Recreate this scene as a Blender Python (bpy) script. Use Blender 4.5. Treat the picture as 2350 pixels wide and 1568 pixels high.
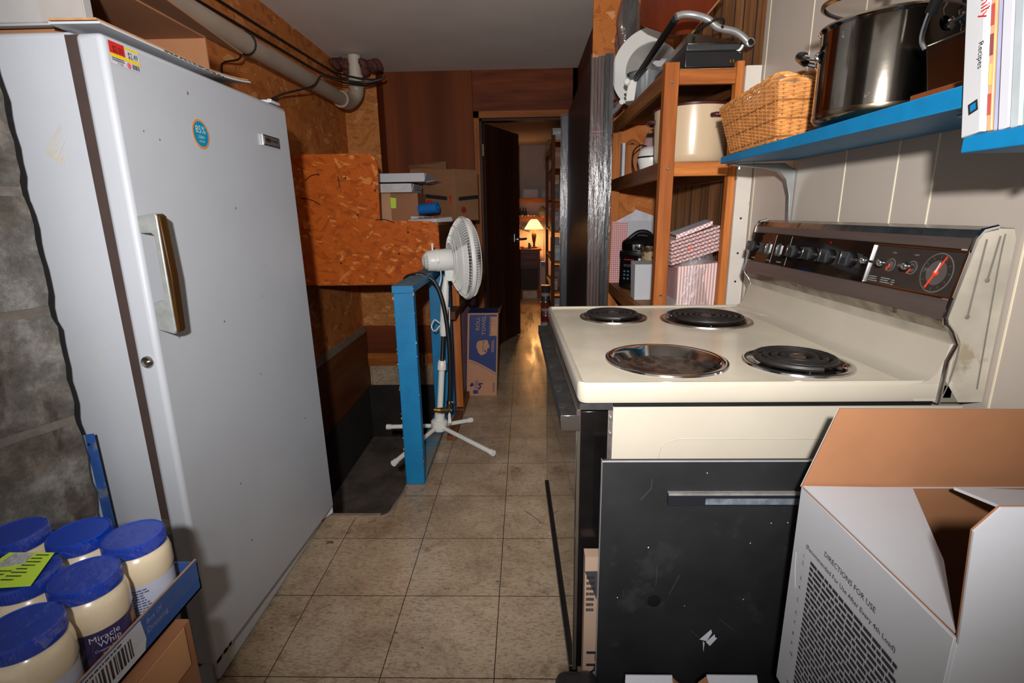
import bpy, bmesh, math, random
from mathutils import Vector, Matrix, noise, geometry
random.seed(7)
PI = math.pi
for o in list(bpy.data.objects): bpy.data.objects.remove(o)
SC = bpy.context.scene
COL = SC.collection

# ------------------------------------------------------------------ camera
CAMZ = 1.2025; FPX = 1190.15; YAW = 0.0267933; PITCH = 0.2445437; ROLL = -0.0149888
_f = Vector((-math.sin(YAW)*math.cos(PITCH), math.cos(YAW)*math.cos(PITCH), -math.sin(PITCH)))
_r0 = Vector((math.cos(YAW), math.sin(YAW), 0)); _u0 = _r0.cross(_f)
_r = _r0*math.cos(ROLL) + _u0*math.sin(ROLL); _u = _u0*math.cos(ROLL) - _r0*math.sin(ROLL)
cam = bpy.data.objects.new('camera', bpy.data.cameras.new('camera')); COL.objects.link(cam)
cam.data.sensor_width = 36; cam.data.lens = FPX/2350*36; cam.data.clip_start = 0.02
cam.matrix_world = Matrix(((_r.x, _u.x, -_f.x, 0), (_r.y, _u.y, -_f.y, 0), (_r.z, _u.z, -_f.z, CAMZ), (0, 0, 0, 1)))
SC.camera = cam
def P(px, py, ax, v):
    """real point seen at a photo position on the world plane axis=v"""
    d = _f + _r*((px-1175)/FPX) + _u*((784-py)/FPX)
    o = Vector((0, 0, CAMZ)); return o + d*((v-o[ax])/d[ax])

# ------------------------------------------------------------------ light
vs = SC.view_settings; vs.view_transform = 'Standard'; vs.look = 'None'; vs.gamma = 1; vs.exposure = 0.0
try: vs.use_curve_mapping = False
except Exception: pass
wd = bpy.data.worlds.new('world'); SC.world = wd; wd.use_nodes = True
bg = wd.node_tree.nodes['Background']; bg.inputs[0].default_value = (1.0, 0.97, 0.94, 1); bg.inputs[1].default_value = 0.42
def lamp(name, kind, loc, power, color, size=0.1, aim=None, spot=None, blend=0.5):
    l = bpy.data.lights.new(name, kind); l.energy = power; l.color = color
    if kind == 'SPOT': l.spot_size = spot; l.spot_blend = blend; l.shadow_soft_size = size
    elif kind == 'POINT': l.shadow_soft_size = size
    o = bpy.data.objects.new(name, l); COL.objects.link(o); o.location = loc
    if aim: o.rotation_euler = (Vector(aim)-Vector(loc)).to_track_quat('-Z', 'Y').to_euler()
    return o
fl = lamp('camera_flash', 'SPOT', (-0.03, -0.22, 1.40), 200, (1.0, 0.975, 0.955), 0.025, aim=(-0.05, 2.0, 1.385), spot=math.radians(98), blend=1.0)
fl.scale = (1.25, 1.2, 1.0)   # flash tube throws a wide, flat beam
lamp('table_lamp_light', 'POINT', (0.15, 7.62, 0.98), 26, (1.0, 0.50, 0.16), 0.05)

# ------------------------------------------------------------------ materials
def _n(nt, t, **k):
    n = nt.nodes.new(t)
    for a, b in k.items(): setattr(n, a, b)
    return n
def newmat(name):
    m = bpy.data.materials.new(name); m.use_nodes = True
    nt = m.node_tree; b = nt.nodes['Principled BSDF']; return m, nt, b
def col4(c): return (c[0], c[1], c[2], 1)
def S(r, g, b):
    """sRGB 0-255 to linear"""
    return tuple((x/255/12.92 if x/255 <= .04045 else ((x/255+.055)/1.055)**2.4) for x in (r, g, b))
def coords(nt, scale=(1, 1, 1), rot=(0, 0, 0)):
    tc = _n(nt, 'ShaderNodeTexCoord'); mp = _n(nt, 'ShaderNodeMapping')
    mp.inputs['Scale'].default_value = scale; mp.inputs['Rotation'].default_value = rot
    nt.links.new(tc.outputs['Object'], mp.inputs[0]); return mp.outputs[0]
def noisetex(nt, vec, scale, detail=4, rough=.6):
    n = _n(nt, 'ShaderNodeTexNoise'); n.inputs['Scale'].default_value = scale; n.inputs['Detail'].default_value = detail
    n.inputs['Roughness'].default_value = rough; nt.links.new(vec, n.inputs['Vector']); return n.outputs['Fac']
def ramp(nt, fac, stops, interp='LINEAR'):
    r = _n(nt, 'ShaderNodeValToRGB'); cr = r.color_ramp; cr.interpolation = interp
    while len(cr.elements) < len(stops): cr.elements.new(.5)
    for e, (p, c) in zip(cr.elements, stops): e.position = p; e.color = col4(c)
    nt.links.new(fac, r.inputs[0]); return r.outputs[0]
def mix(nt, fac, a, b, mode='MIX'):
    m = _n(nt, 'ShaderNodeMix'); m.data_type = 'RGBA'; m.blend_type = mode
    for i, v in ((0, fac), (6, a), (7, b)):
        if hasattr(v, 'is_linked') or isinstance(v, bpy.types.NodeSocket): nt.links.new(v, m.inputs[i])
        else: m.inputs[i].default_value = v if i == 0 else col4(v)
    return m.outputs[2]
def bump(nt, b, h, strength=.3, dist=.002):
    n = _n(nt, 'ShaderNodeBump'); n.inputs['Strength'].default_value = strength; n.inputs['Distance'].default_value = dist
    nt.links.new(h, n.inputs['Height']); nt.links.new(n.outputs[0], b.inputs['Normal'])
def M(name, c, rough=.5, metal=0, var=.12, vs_=12, stretch=(1, 1, 1), bmp=0, bs=80, spots=None, coat=0, emit=None):
    """plain painted / plastic / metal surface with slight mottling; spots=(colour, scale, threshold)"""
    m, nt, b = newmat(name)
    v = coords(nt, stretch)
    f = noisetex(nt, v, vs_)
    dark = tuple(x*(1-var) for x in c); lite = tuple(min(1, x*(1+var)) for x in c)
    out = ramp(nt, f, [(.35, dark), (.65, lite)])
    if spots:
        sc, ss, th = spots
        sf = noisetex(nt, coords(nt), ss, 6, .65)
        mk = ramp(nt, sf, [(th, (0, 0, 0)), (min(1, th+.06), (1, 1, 1))])
        out = mix(nt, mk, out, sc)
    nt.links.new(out, b.inputs['Base Color'])
    b.inputs['Roughness'].default_value = rough; b.inputs['Metallic'].default_value = metal
    if coat: b.inputs['Coat Weight'].default_value = coat; b.inputs['Coat Roughness'].default_value = .1
    if bmp: bump(nt, b, noisetex(nt, coords(nt, stretch), bs), bmp)
    if emit: b.inputs['Emission Color'].default_value = col4(emit[0]); b.inputs['Emission Strength'].default_value = emit[1]
    return m
def wood(name, dark, lite, axis='Z', scale=18, rough=.55, stretch=14, bmp=.15, knots=True):
    m, nt, b = newmat(name)
    s = {'X': (1/stretch, 1, 1), 'Y': (1, 1/stretch, 1), 'Z': (1, 1, 1/stretch)}[axis]
    v = coords(nt, s)
    f = noisetex(nt, v, scale*2.2, 8, .62)
    f2 = noisetex(nt, coords(nt, s), scale*.35, 3, .5)
    c1 = ramp(nt, f, [(.3, dark), (.7, lite)])
    c2 = ramp(nt, f2, [(.3, tuple(x*.72 for x in dark)), (.6, (1, 1, 1))])
    out = mix(nt, .75, c1, c2, 'MULTIPLY')
    nt.links.new(out, b.inputs['Base Color']); b.inputs['Roughness'].default_value = rough; b.inputs['Specular IOR Level'].default_value = .18
    if bmp: bump(nt, b, f, bmp)
    return m
def osb(name, dark, mid, lite, flat='XZ', scale=26, rough=.6):
    """oriented strand board: three layers of elongated voronoi flakes at different angles"""
    m, nt, b = newmat(name)
    nrm = {'XZ': 1, 'YZ': 0, 'XY': 2}[flat]
    outs = []; hs = []
    for k, (ang, st) in enumerate(((.5, .32), (-.75, .30), (1.35, .35))):
        tc = _n(nt, 'ShaderNodeTexCoord')
        m1 = _n(nt, 'ShaderNodeMapping'); rot = [0, 0, 0]; rot[nrm] = ang; m1.inputs['Rotation'].default_value = rot
        m1.inputs['Location'].default_value = (k*1.7, k*.9, k*.4)
        m2 = _n(nt, 'ShaderNodeMapping'); sc = [1, 1, 1]; sc[2 if nrm != 2 else 0] = st; sc[nrm] = .2; m2.inputs['Scale'].default_value = sc
        dn = _n(nt, 'ShaderNodeTexNoise'); dn.inputs['Scale'].default_value = 5
        ad = _n(nt, 'ShaderNodeVectorMath', operation='MULTIPLY_ADD'); ad.inputs[1].default_value = (.05, .05, .05)
        nt.links.new(tc.outputs['Object'], dn.inputs['Vector']); nt.links.new(dn.outputs['Color'], ad.inputs[0]); nt.links.new(tc.outputs['Object'], ad.inputs[2])
        nt.links.new(ad.outputs[0], m1.inputs[0]); nt.links.new(m1.outputs[0], m2.inputs[0])
        vo = _n(nt, 'ShaderNodeTexVoronoi'); vo.inputs['Scale'].default_value = scale*(1+.35*k)
        nt.links.new(m2.outputs[0], vo.inputs['Vector'])
        sp = _n(nt, 'ShaderNodeSeparateColor'); nt.links.new(vo.outputs['Color'], sp.inputs[0])
        outs.append((sp.outputs[0], sp.outputs[1])); hs.append(vo.outputs['Distance'])
    c = ramp(nt, outs[0][0], [(0, dark), (.5, mid), (.93, mid), (1, lite)])
    for o in outs[1:]:
        c2 = ramp(nt, o[0], [(0, dark), (.45, mid), (.88, mid), (1, lite)])
        mk = ramp(nt, o[1], [(.5, (0, 0, 0)), (.56, (1, 1, 1))])
        c = mix(nt, mk, c, c2)
    g = noisetex(nt, coords(nt), scale*7, 4)
    c = mix(nt, .55, c, ramp(nt, g, [(.3, (.45, .4, .38)), (.6, (1, 1, 1))]), 'MULTIPLY')
    nt.links.new(c, b.inputs['Base Color']); b.inputs['Roughness'].default_value = rough; b.inputs['Specular IOR Level'].default_value = .15
    bump(nt, b, hs[0], .25)
    return m
def film(name, tint=(.9, .9, .92), gloss=.28, rough=.12, bs=30, haze=.12, stretch=(1, 1, 1), bst=.9):
    """thin clear plastic: mostly see-through, wrinkled gloss and a little milky haze"""
    m, nt, b = newmat(name); nt.nodes.remove(b); out = nt.nodes['Material Output']
    tr = _n(nt, 'ShaderNodeBsdfTransparent'); tr.inputs[0].default_value = col4(tint)
    gl = _n(nt, 'ShaderNodeBsdfGlossy'); gl.inputs['Roughness'].default_value = rough
    df = _n(nt, 'ShaderNodeBsdfDiffuse'); df.inputs[0].default_value = (.8, .8, .82, 1)
    f = noisetex(nt, coords(nt, stretch), bs, 5, .6)
    bn = _n(nt, 'ShaderNodeBump'); bn.inputs['Strength'].default_value = bst; bn.inputs['Distance'].default_value = .01
    nt.links.new(f, bn.inputs['Height']); nt.links.new(bn.outputs[0], gl.inputs['Normal'])
    a = _n(nt, 'ShaderNodeMixShader'); a.inputs[0].default_value = haze
    c = _n(nt, 'ShaderNodeMixShader'); c.inputs[0].default_value = gloss
    nt.links.new(tr.outputs[0], a.inputs[1]); nt.links.new(df.outputs[0], a.inputs[2])
    nt.links.new(a.outputs[0], c.inputs[1]); nt.links.new(gl.outputs[0], c.inputs[2]); nt.links.new(c.outputs[0], out.inputs[0])
    return m
def grid_mat(name, base, line, cell, width, axes=(0, 1), rough=.7, diag=False, stripes=False):
    """checked or striped print"""
    m, nt, b = newmat(name)
    tc = _n(nt, 'ShaderNodeTexCoord'); mp = _n(nt, 'ShaderNodeMapping')
    if diag:
        r = [0, 0, 0]; nrm = ({0, 1, 2}-set(axes)).pop(); r[nrm] = PI/4; mp.inputs['Rotation'].default_value = r
    nt.links.new(tc.outputs['Object'], mp.inputs[0])
    sp = _n(nt, 'ShaderNodeSeparateXYZ'); nt.links.new(mp.outputs[0], sp.inputs[0])
    masks = []
    for a in (axes[:1] if stripes else axes):
        d = _n(nt, 'ShaderNodeMath', operation='DIVIDE'); d.inputs[1].default_value = cell; nt.links.new(sp.outputs[a], d.inputs[0])
        fr = _n(nt, 'ShaderNodeMath', operation='FRACT'); nt.links.new(d.outputs[0], fr.inputs[0])
        lt = _n(nt, 'ShaderNodeMath', operation='LESS_THAN'); lt.inputs[1].default_value = width; nt.links.new(fr.outputs[0], lt.inputs[0])
        masks.append(lt.outputs[0])
    k = masks[0]
    if len(masks) > 1:
        mx = _n(nt, 'ShaderNodeMath', operation='MAXIMUM'); nt.links.new(masks[0], mx.inputs[0]); nt.links.new(masks[1], mx.inputs[1]); k = mx.outputs[0]
    nt.links.new(mix(nt, k, base, line), b.inputs['Base Color']); b.inputs['Roughness'].default_value = rough
    return m

# floor tiles: 12 inch grid, dark joints, grime, flecks, scratches
def floor_mat():
    m, nt, b = newmat('vinyl_tile'); T = .3048
    tc = _n(nt, 'ShaderNodeTexCoord'); sp = _n(nt, 'ShaderNodeSeparateXYZ'); nt.links.new(tc.outputs['Object'], sp.inputs[0])
    ms = []; cells = []
    for a, off in ((0, -.6009), (1, 1.17136)):
        s = _n(nt, 'ShaderNodeMath', operation='SUBTRACT'); s.inputs[1].default_value = off-10*T; nt.links.new(sp.outputs[a], s.inputs[0])
        d = _n(nt, 'ShaderNodeMath', operation='DIVIDE'); d.inputs[1].default_value = T; nt.links.new(s.outputs[0], d.inputs[0])
        fr = _n(nt, 'ShaderNodeMath', operation='FRACT'); nt.links.new(d.outputs[0], fr.inputs[0])
        fl = _n(nt, 'ShaderNodeMath', operation='FLOOR'); nt.links.new(d.outputs[0], fl.inputs[0]); cells.append(fl.outputs[0])
        pp = _n(nt, 'ShaderNodeMath', operation='PINGPONG'); pp.inputs[1].default_value = .5; nt.links.new(fr.outputs[0], pp.inputs[0])
        lt = _n(nt, 'ShaderNodeMath', operation='LESS_THAN'); lt.inputs[1].default_value = .0045; nt.links.new(pp.outputs[0], lt.inputs[0]); ms.append(lt.outputs[0])
    mx = _n(nt, 'ShaderNodeMath', operation='MAXIMUM'); nt.links.new(ms[0], mx.inputs[0]); nt.links.new(ms[1], mx.inputs[1])
    cb = _n(nt, 'ShaderNodeCombineXYZ'); nt.links.new(cells[0], cb.inputs[0]); nt.links.new(cells[1], cb.inputs[1])
    wn = _n(nt, 'ShaderNodeTexWhiteNoise'); nt.links.new(cb.outputs[0], wn.inputs[0])
    v = coords(nt)
    base = ramp(nt, noisetex(nt, v, 5, 8, .7), [(.25, S(158, 138, 116)), (.5, S(196, 176, 150)), (.75, S(212, 194, 170))])
    fleck = ramp(nt, noisetex(nt, coords(nt, (1, 2.6, 1)), 70, 6, .75), [(.38, (.50, .41, .33)), (.52, (1, 1, 1))])
    c = mix(nt, .8, base, fleck, 'MULTIPLY')
    dirt = ramp(nt, noisetex(nt, v, 9, 10, .8), [(.55, (1, 1, 1)), (.68, (.42, .33, .24))])
    c = mix(nt, .8, c, dirt, 'MULTIPLY')
    big = ramp(nt, noisetex(nt, v, 1.7, 5, .6), [(.38, (.62, .57, .50)), (.6, (1, 1, 1))])
    c = mix(nt, .8, c, big, 'MULTIPLY')
    c = mix(nt, .18, c, ramp(nt, wn.outputs[0], [(0, (.6, .55, .5)), (1, (1, 1, 1))]), 'MULTIPLY')
    blue = ramp(nt, noisetex(nt, coords(nt, (1, 1.6, 1)), 34, 2, .4), [(.765, (0, 0, 0)), (.78, (1, 1, 1))])
    c = mix(nt, blue, c, S(40, 100, 120))
    c = mix(nt, mx.outputs[0], c, S(62, 48, 36))
    nt.links.new(c, b.inputs['Base Color'])
    rr = ramp(nt, noisetex(nt, coords(nt, (1, .12, 1)), 16, 4), [(.35, (.2, .2, .2)), (.65, (.42, .42, .42))])
    nt.links.new(rr, b.inputs['Roughness'])
    bump(nt, b, noisetex(nt, v, 55, 6, .7), .08, .002)
    return m

WHITE_ENAMEL = M('white_enamel', S(176, 180, 187), .33, 0, .03, 3, bmp=.06, bs=260, spots=(S(170, 160, 145), 9, .72))
ENAMEL_PLAIN = M('enamel_edge', S(192, 196, 202), .28, 0, .03, 3, spots=(S(120, 90, 60), 16, .74))
GASKET = M('gasket', S(62, 48, 44), .6, 0, .1)
GLUE = M('glue_residue', S(203, 186, 150), .5, 0, .1, 60)
CHROME = M('chrome', S(205, 205, 205), .13, 1, .06, 30)
CHROME_DIRTY = M('dull_chrome', S(165, 160, 152), .3, 1, .3, 22, spots=(S(80, 60, 45), 14, .6))
STEEL = M('brushed_steel', S(150, 140, 136), .42, .9, .10, 60, (1, .05, 1))
POT_STEEL = M('pot_steel', S(150, 142, 132), .12, 1, .1, 9, (1, 1, 2), bmp=.05, bs=14, spots=(S(225, 225, 225), 42, .66))
CREAM = M('cream_enamel', S(174, 166, 151), .3, 0, .04, 4, spots=(S(190, 170, 140), 11, .72), coat=.2)
CREAM_TOP = M('cream_cooktop', S(200, 191, 172), .28, 0, .08, 9, spots=(S(225, 220, 210), 30, .72), coat=.3)
STAINED = M('stained_steel_panel', S(168, 160, 146), .5, 0, .22, 6, spots=(S(140, 128, 108), 9, .6))
BLACK_GLASS = M('black_glass', S(16, 13, 12), .05, 0, .1)
OVEN_GLASS = M('oven_glass', S(120, 110, 100), .04, .75, .1, 8)
BLACK = M('black_plastic', S(18, 18, 19), .34, 0, .2)
BLACK_BOARD = M('black_board', S(28, 28, 29), .5, 0, .35, 5, spots=(S(38, 38, 40), 7, .57))
BLACK_DUST = M('dusty_black', S(30, 29, 29), .6, 0, .5, 30, spots=(S(74, 71, 70), 22, .62))
COIL = M('burner_coil', S(34, 31, 30), .5, .3, .3, 40)
SILVER = M('silver_paint', S(165, 166, 165), .35, .6, .05)
WHITE_PL = M('white_plastic', S(222, 222, 218), .35, 0, .03)
GREY_PL = M('grey_plastic', S(118, 122, 125), .4, 0, .06)
ORANGE_RED = M('orange_pointer', S(245, 60, 25), .5, 0, .02)  # plain orange-red colour of the clock hand, pointers and tag
PRINT_W = M('white_print', S(200, 200, 200), .6, 0, .02)
PRINT_K = M('black_print', S(28, 26, 30), .6, 0, .02)
PRINT_G = M('grey_print', S(96, 94, 96), .6, 0, .1)
PRINT_RED = M('red_print', S(190, 30, 20), .6, 0, .05)
PRINT_BLUE = M('blue_print', S(24, 50, 120), .6, 0, .05)
BLUE_PAINT = M('blue_paint', S(0, 110, 160), .48, 0, .1, 14, bmp=.12, bs=60, spots=(S(0, 96, 140), 12, .66))
BLUE_WORN = M('worn_blue_paint', S(70, 120, 145), .6, 0, .3, 9, spots=(S(110, 112, 108), 9, .5))
CARD = M('cardboard', S(146, 99, 66), .75, 0, .07, 8, bmp=.05, bs=60)
CARD_DK = M('cardboard_dark', S(132, 92, 62), .8, 0, .1, 8)
CARD_WHITE = M('white_cardboard', S(186, 187, 192), .6, 0, .03, 5, spots=(S(188, 174, 165), 7, .68))
CARD_EDGE = M('cardboard_edge', S(168, 126, 88), .8, 0, .15, 60)
GREEN_LABEL = M('green_label', S(186, 222, 60), .6, 0, .03)
PAPER = M('paper', S(188, 188, 196), .6, 0, .03)
PVC = M('pvc_pipe', S(168, 152, 136), .42, 0, .08, 4)
PVC_W = M('pvc_white', S(205, 195, 180), .4, 0, .04)
RUBBER = M('black_rubber', S(22, 22, 23), .45, 0, .1)
INSUL = M('pink_insulation', S(88, 50, 46), .95, 0, .45, 26, bmp=.8, bs=40)
BRASS = M('brass', S(190, 145, 60), .3, 1, .2, 40)
BRASS_DK = M('tarnished_brass', S(96, 78, 50), .45, .8, .3, 40)
CEIL = M('ceiling_paint', S(232, 222, 214), .85, 0, .05, 2, bmp=.15, bs=90, spots=(S(140, 126, 118), 7, .71))
WALL_W = M('cream_panelling', S(178, 167, 156), .42, 0, .05, 2.2, (1, 1, .4), spots=(S(150, 136, 118), 4, .72))
GROOVE = M('groove_paint', S(226, 214, 188), .5, 0, .05)
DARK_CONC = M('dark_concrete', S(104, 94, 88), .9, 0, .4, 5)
LINO_EDGE = M('floor_edge', S(128, 112, 98), .7, 0, .2, 20)
TAN_ENAMEL = M('tan_enamel', S(206, 182, 150), .25, 0, .02, 3, coat=.4)
MAROON = M('maroon_enamel', S(70, 26, 28), .3, 0, .05)
MAHOG = M('mahogany_lacquer', S(116, 48, 26), .22, 0, .25, 5, (1, 1, .3), coat=.5)
WICK = M('wicker', S(206, 140, 78), .4, 0, .22, 60, coat=.2)
WICK_DK = M('wicker_dark', S(150, 96, 50), .5, 0, .25, 60)
FLOOR = floor_mat()
PINE = wood('pine_orange', S(150, 82, 34), S(204, 124, 60), 'Z')
PINE_X = wood('pine_orange_x', S(150, 82, 34), S(206, 126, 62), 'X')
PINE_Y = wood('pine_orange_y', S(124, 78, 42), S(172, 112, 62), 'Y')
FRAME_W = wood('door_frame_wood', S(160, 92, 40), S(200, 128, 62), 'Z', 10)
FRAME_X = wood('door_frame_wood_x', S(150, 86, 36), S(190, 118, 58), 'X', 10)
PANEL_W = wood('brown_wall_panel', S(104, 50, 22), S(128, 64, 28), 'Z', 5, .6, 20)
PANEL_X = wood('brown_wall_panel_x', S(92, 42, 22), S(134, 68, 36), 'X', 9, .6, 8)
DOOR_W = wood('dark_door_veneer', S(52, 28, 18), S(84, 44, 26), 'Z', 6, .45, 20)
DRESS_W = wood('dark_cherry', S(96, 36, 20), S(132, 58, 32), 'X', 8, .35)
KNOTTY = wood('knotty_panelling', S(122, 76, 44), S(208, 150, 98), 'Z', 9, .5, 11)
OSB_BR = osb('osb_orange', S(164, 76, 20), S(194, 94, 26), S(222, 142, 72), 'XZ', 40)
OSB_X = osb('osb_tan', S(178, 112, 58), S(204, 134, 74), S(228, 168, 110), 'XZ', 28)
OSB_Y = osb('osb_side', S(178, 104, 52), S(208, 128, 66), S(230, 164, 104), 'YZ', 22)
OSB_R = osb('osb_right', S(186, 104, 48), S(208, 126, 62), S(232, 170, 112), 'XZ', 20)
FILM = film('clear_film'); FILM_D = film('grey_plastic_film', (.72, .70, .69), .12, .12, 22, .07)
FILM_W = film('wrap_film', (.98, .98, .99), .055, .06, 20, .008)
CHECK = grid_mat('red_check', S(226, 218, 216), S(196, 92, 90), .0115, .18, (0, 2), diag=True)
CHECK_Y = grid_mat('red_gingham', S(226, 214, 212), S(206, 120, 120), .011, .4, (0, 2))
STRIPE = grid_mat('red_stripe', S(226, 216, 212), S(202, 140, 136), .011, .45, (0, 2), stripes=True)

# block wall: rough grey concrete blocks with mortar joints
def block_mat():
    m, nt, b = newmat('concrete_block')
    v = coords(nt)
    c = ramp(nt, noisetex(nt, v, 14, 10, .75), [(.3, S(68, 64, 60)), (.5, S(118, 114, 109)), (.70, S(172, 169, 164))])
    st = ramp(nt, noisetex(nt, coords(nt, (1, 1, .35)), 17, 4, .6), [(.56, (1, 1, 1)), (.64, (.50, .43, .37))])
    c = mix(nt, .9, c, st, 'MULTIPLY')
    br = ramp(nt, noisetex(nt, coords(nt, (1, 1, 1.6)), 3.1, 4, .6), [(.46, (1, 1, 1)), (.60, (.66, .56, .47))])
    c = mix(nt, .9, c, br, 'MULTIPLY')
    nt.links.new(c, b.inputs['Base Color']); b.inputs['Roughness'].default_value = .95
    bump(nt, b, noisetex(nt, v, 60, 8, .8), 1.0, .008)
    return m
BLOCK = block_mat()
MORTAR = M('mortar', S(96, 89, 83), .95, 0, .2, 30, bmp=.5, bs=70)

def shade_mat():
    m, nt, b = newmat('lamp_shade'); b.inputs['Base Color'].default_value = col4(S(255, 214, 150)); b.inputs['Roughness'].default_value = .8
    b.inputs['Emission Color'].default_value = (1, .55, .2, 1); b.inputs['Emission Strength'].default_value = 2.6
    nt.links.new(ramp(nt, noisetex(nt, coords(nt), 6), [(.3, (.9, .42, .12)), (.7, (1, .6, .25))]), b.inputs['Emission Color'])
    return m
SHADE = shade_mat()

# ------------------------------------------------------------------ mesh builder
_txt = {}
def text_geo(s, size=1.0, align='LEFT', spacing=1.0):
    k = (s, align, spacing)
    if k not in _txt:
        c = bpy.data.curves.new('t', 'FONT'); c.body = s; c.size = 1; c.align_x = align; c.space_line = spacing; c.resolution_u = 2
        o = bpy.data.objects.new('t', c); COL.objects.link(o)
        dg = bpy.context.evaluated_depsgraph_get(); me = bpy.data.meshes.new_from_object(o.evaluated_get(dg))
        _txt[k] = ([tuple(v.co) for v in me.vertices], [tuple(p.vertices) for p in me.polygons])
        bpy.data.objects.remove(o); bpy.data.curves.remove(c); bpy.data.meshes.remove(me)
    v, f = _txt[k]
    return [(a*size, b*size) for a, b, _ in v], f
class MB:
    def __init__(s): s.v = []; s.f = []; s.m = []; s.flat = []
    def add(s, vs_, fs, m=0):
        o = len(s.v); s.v += [Vector(x) for x in vs_]
        for f in fs: s.f.append([i+o for i in f]); s.m.append(m)
        return s
    def box(s, a, b, m=0, rot=None, piv=None):
        x0, y0, z0 = a; x1, y1, z1 = b
        vs_ = [Vector(p) for p in ((x0, y0, z0), (x1, y0, z0), (x1, y1, z0), (x0, y1, z0), (x0, y0, z1), (x1, y0, z1), (x1, y1, z1), (x0, y1, z1))]
        if rot is not None:
            c = Vector(piv) if piv is not None else (Vector(a)+Vector(b))/2
            vs_ = [rot @ (v-c) + c for v in vs_]
        return s.add(vs_, [(0, 3, 2, 1), (4, 5, 6, 7), (0, 1, 5, 4), (1, 2, 6, 5), (2, 3, 7, 6), (3, 0, 4, 7)], m)
    def hexa(s, bot, top, m=0):
        return s.add(list(bot)+list(top), [(0, 3, 2, 1), (4, 5, 6, 7), (0, 1, 5, 4), (1, 2, 6, 5), (2, 3, 7, 6), (3, 0, 4, 7)], m)
    def prism(s, poly, ax, a, b, m=0):
        """poly in the two other axes (in xyz order), extruded along ax"""
        def mk(p, t):
            q = list(p); q.insert(ax, t); return q
        n = len(poly); vs_ = [mk(p, a) for p in poly]+[mk(p, b) for p in poly]
        fs = [[(i+1) % n, i, i+n, (i+1) % n+n] for i in range(n)]
        fs += [list(range(n)), list(range(2*n-1, n-1, -1))]
        return s.add(vs_, fs, m)
    def sheet(s, pts, t, m=0):
        """quad or polygon given thickness t along its normal"""
        p = [Vector(q) for q in pts]; nn = (p[1]-p[0]).cross(p[2]-p[0]).normalized()*t; n = len(p)
        fs = [list(range(n)), list(range(2*n-1, n-1, -1))]+[[(i+1) % n, i, i+n, (i+1) % n+n] for i in range(n)]
        return s.add(p+[q-nn for q in p], fs, m)
    def ring(s, c, ax1, ax2, r, n): return [c+ax1*(r*math.cos(2*PI*i/n))+ax2*(r*math.sin(2*PI*i/n)) for i in range(n)]
    def cyl(s, p0, p1, r0, r1=None, n=20, m=0, caps=True):
        p0 = Vector(p0); p1 = Vector(p1); r1 = r0 if r1 is None else r1
        d = (p1-p0).normalized(); a = d.orthogonal().normalized(); b = d.cross(a)
        vs_ = s.ring(p0, a, b, r0, n)+s.ring(p1, a, b, r1, n)
        fs = [[i, (i+1) % n, (i+1) % n+n, i+n] for i in range(n)]
        if caps: fs += [list(range(n))[::-1], list(range(n, 2*n))]
        return s.add(vs_, fs, m)
    def lathe(s, prof, c=(0, 0, 0), n=32, m=0, d=(0, 0, 1), a0=0, a1=2*PI, ms=None):
        c = Vector(c); d = Vector(d).normalized(); a = (Vector((1, 0, 0)) if abs(d.z) > .9 else Vector((0, 0, 1)))
        a = (a-d*a.dot(d)).normalized(); b = d.cross(a)
        full = abs(a1-a0-2*PI) < 1e-6; k = n if full else n+1
        vs_ = []
        for r, h in prof:
            for i in range(k):
                t = a0+(a1-a0)*i/n; vs_.append(c+d*h+a*(r*math.cos(t))+b*(r*math.sin(t)))
        o = len(s.v); s.v += vs_
        for j in range(len(prof)-1):
            for i in range(n):
                i2 = (i+1) % k
                s.f.append([o+j*k+i, o+j*k+i2, o+(j+1)*k+i2, o+(j+1)*k+i]); s.m.append(ms[j] if ms else m)
        return s
    def tube(s, pts, r, n=8, m=0, smooth=True, seg=4, closed=False):
        p = [Vector(q) for q in pts]
        if smooth and len(p) > 2:
            q = []; L = len(p)
            rng = range(L) if closed else range(L-1)
            for i in rng:
                p0 = p[(i-1) % L] if closed else p[max(i-1, 0)]; p1 = p[i]; p2 = p[(i+1) % L]; p3 = p[(i+2) % L] if closed else p[min(i+2, L-1)]
                for k in range(seg):
                    t = k/seg
                    q.append(.5*((2*p1)+(p2-p0)*t+(2*p0-5*p1+4*p2-p3)*t*t+(3*p1-p0-3*p2+p3)*t**3))
            if not closed: q.append(p[-1])
            p = q
        L = len(p); vs_ = []; a = None
        for i in range(L):
            d = (p[(i+1) % L]-p[(i-1) % L]) if closed else (p[min(i+1, L-1)]-p[max(i-1, 0)])
            d = d.normalized() if d.length > 1e-9 else Vector((0, 0, 1))
            a = d.orthogonal().normalized() if a is None else (a-d*a.dot(d)).normalized()
            b = d.cross(a); rr = r[i*len(r)//L] if isinstance(r, (list, tuple)) else r
            vs_ += s.ring(p[i], a, b, rr, n)
        fs = []
        for i in range(L if closed else L-1):
            j = (i+1) % L
            fs += [[i*n+k, i*n+(k+1) % n, j*n+(k+1) % n, j*n+k] for k in range(n)]
        if not closed: fs += [list(range(n))[::-1], list(range((L-1)*n, L*n))]
        return s.add(vs_, fs, m)
    def text(s, t, size, o, x, y, m=0, align='LEFT', spacing=1.0, sx=1.0):
        vs_, fs = text_geo(t, size, align, spacing); o = Vector(o); x = Vector(x).normalized()*sx; y = Vector(y).normalized()
        return s.add([o+x*a+y*b for a, b in vs_], fs, m)
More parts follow.
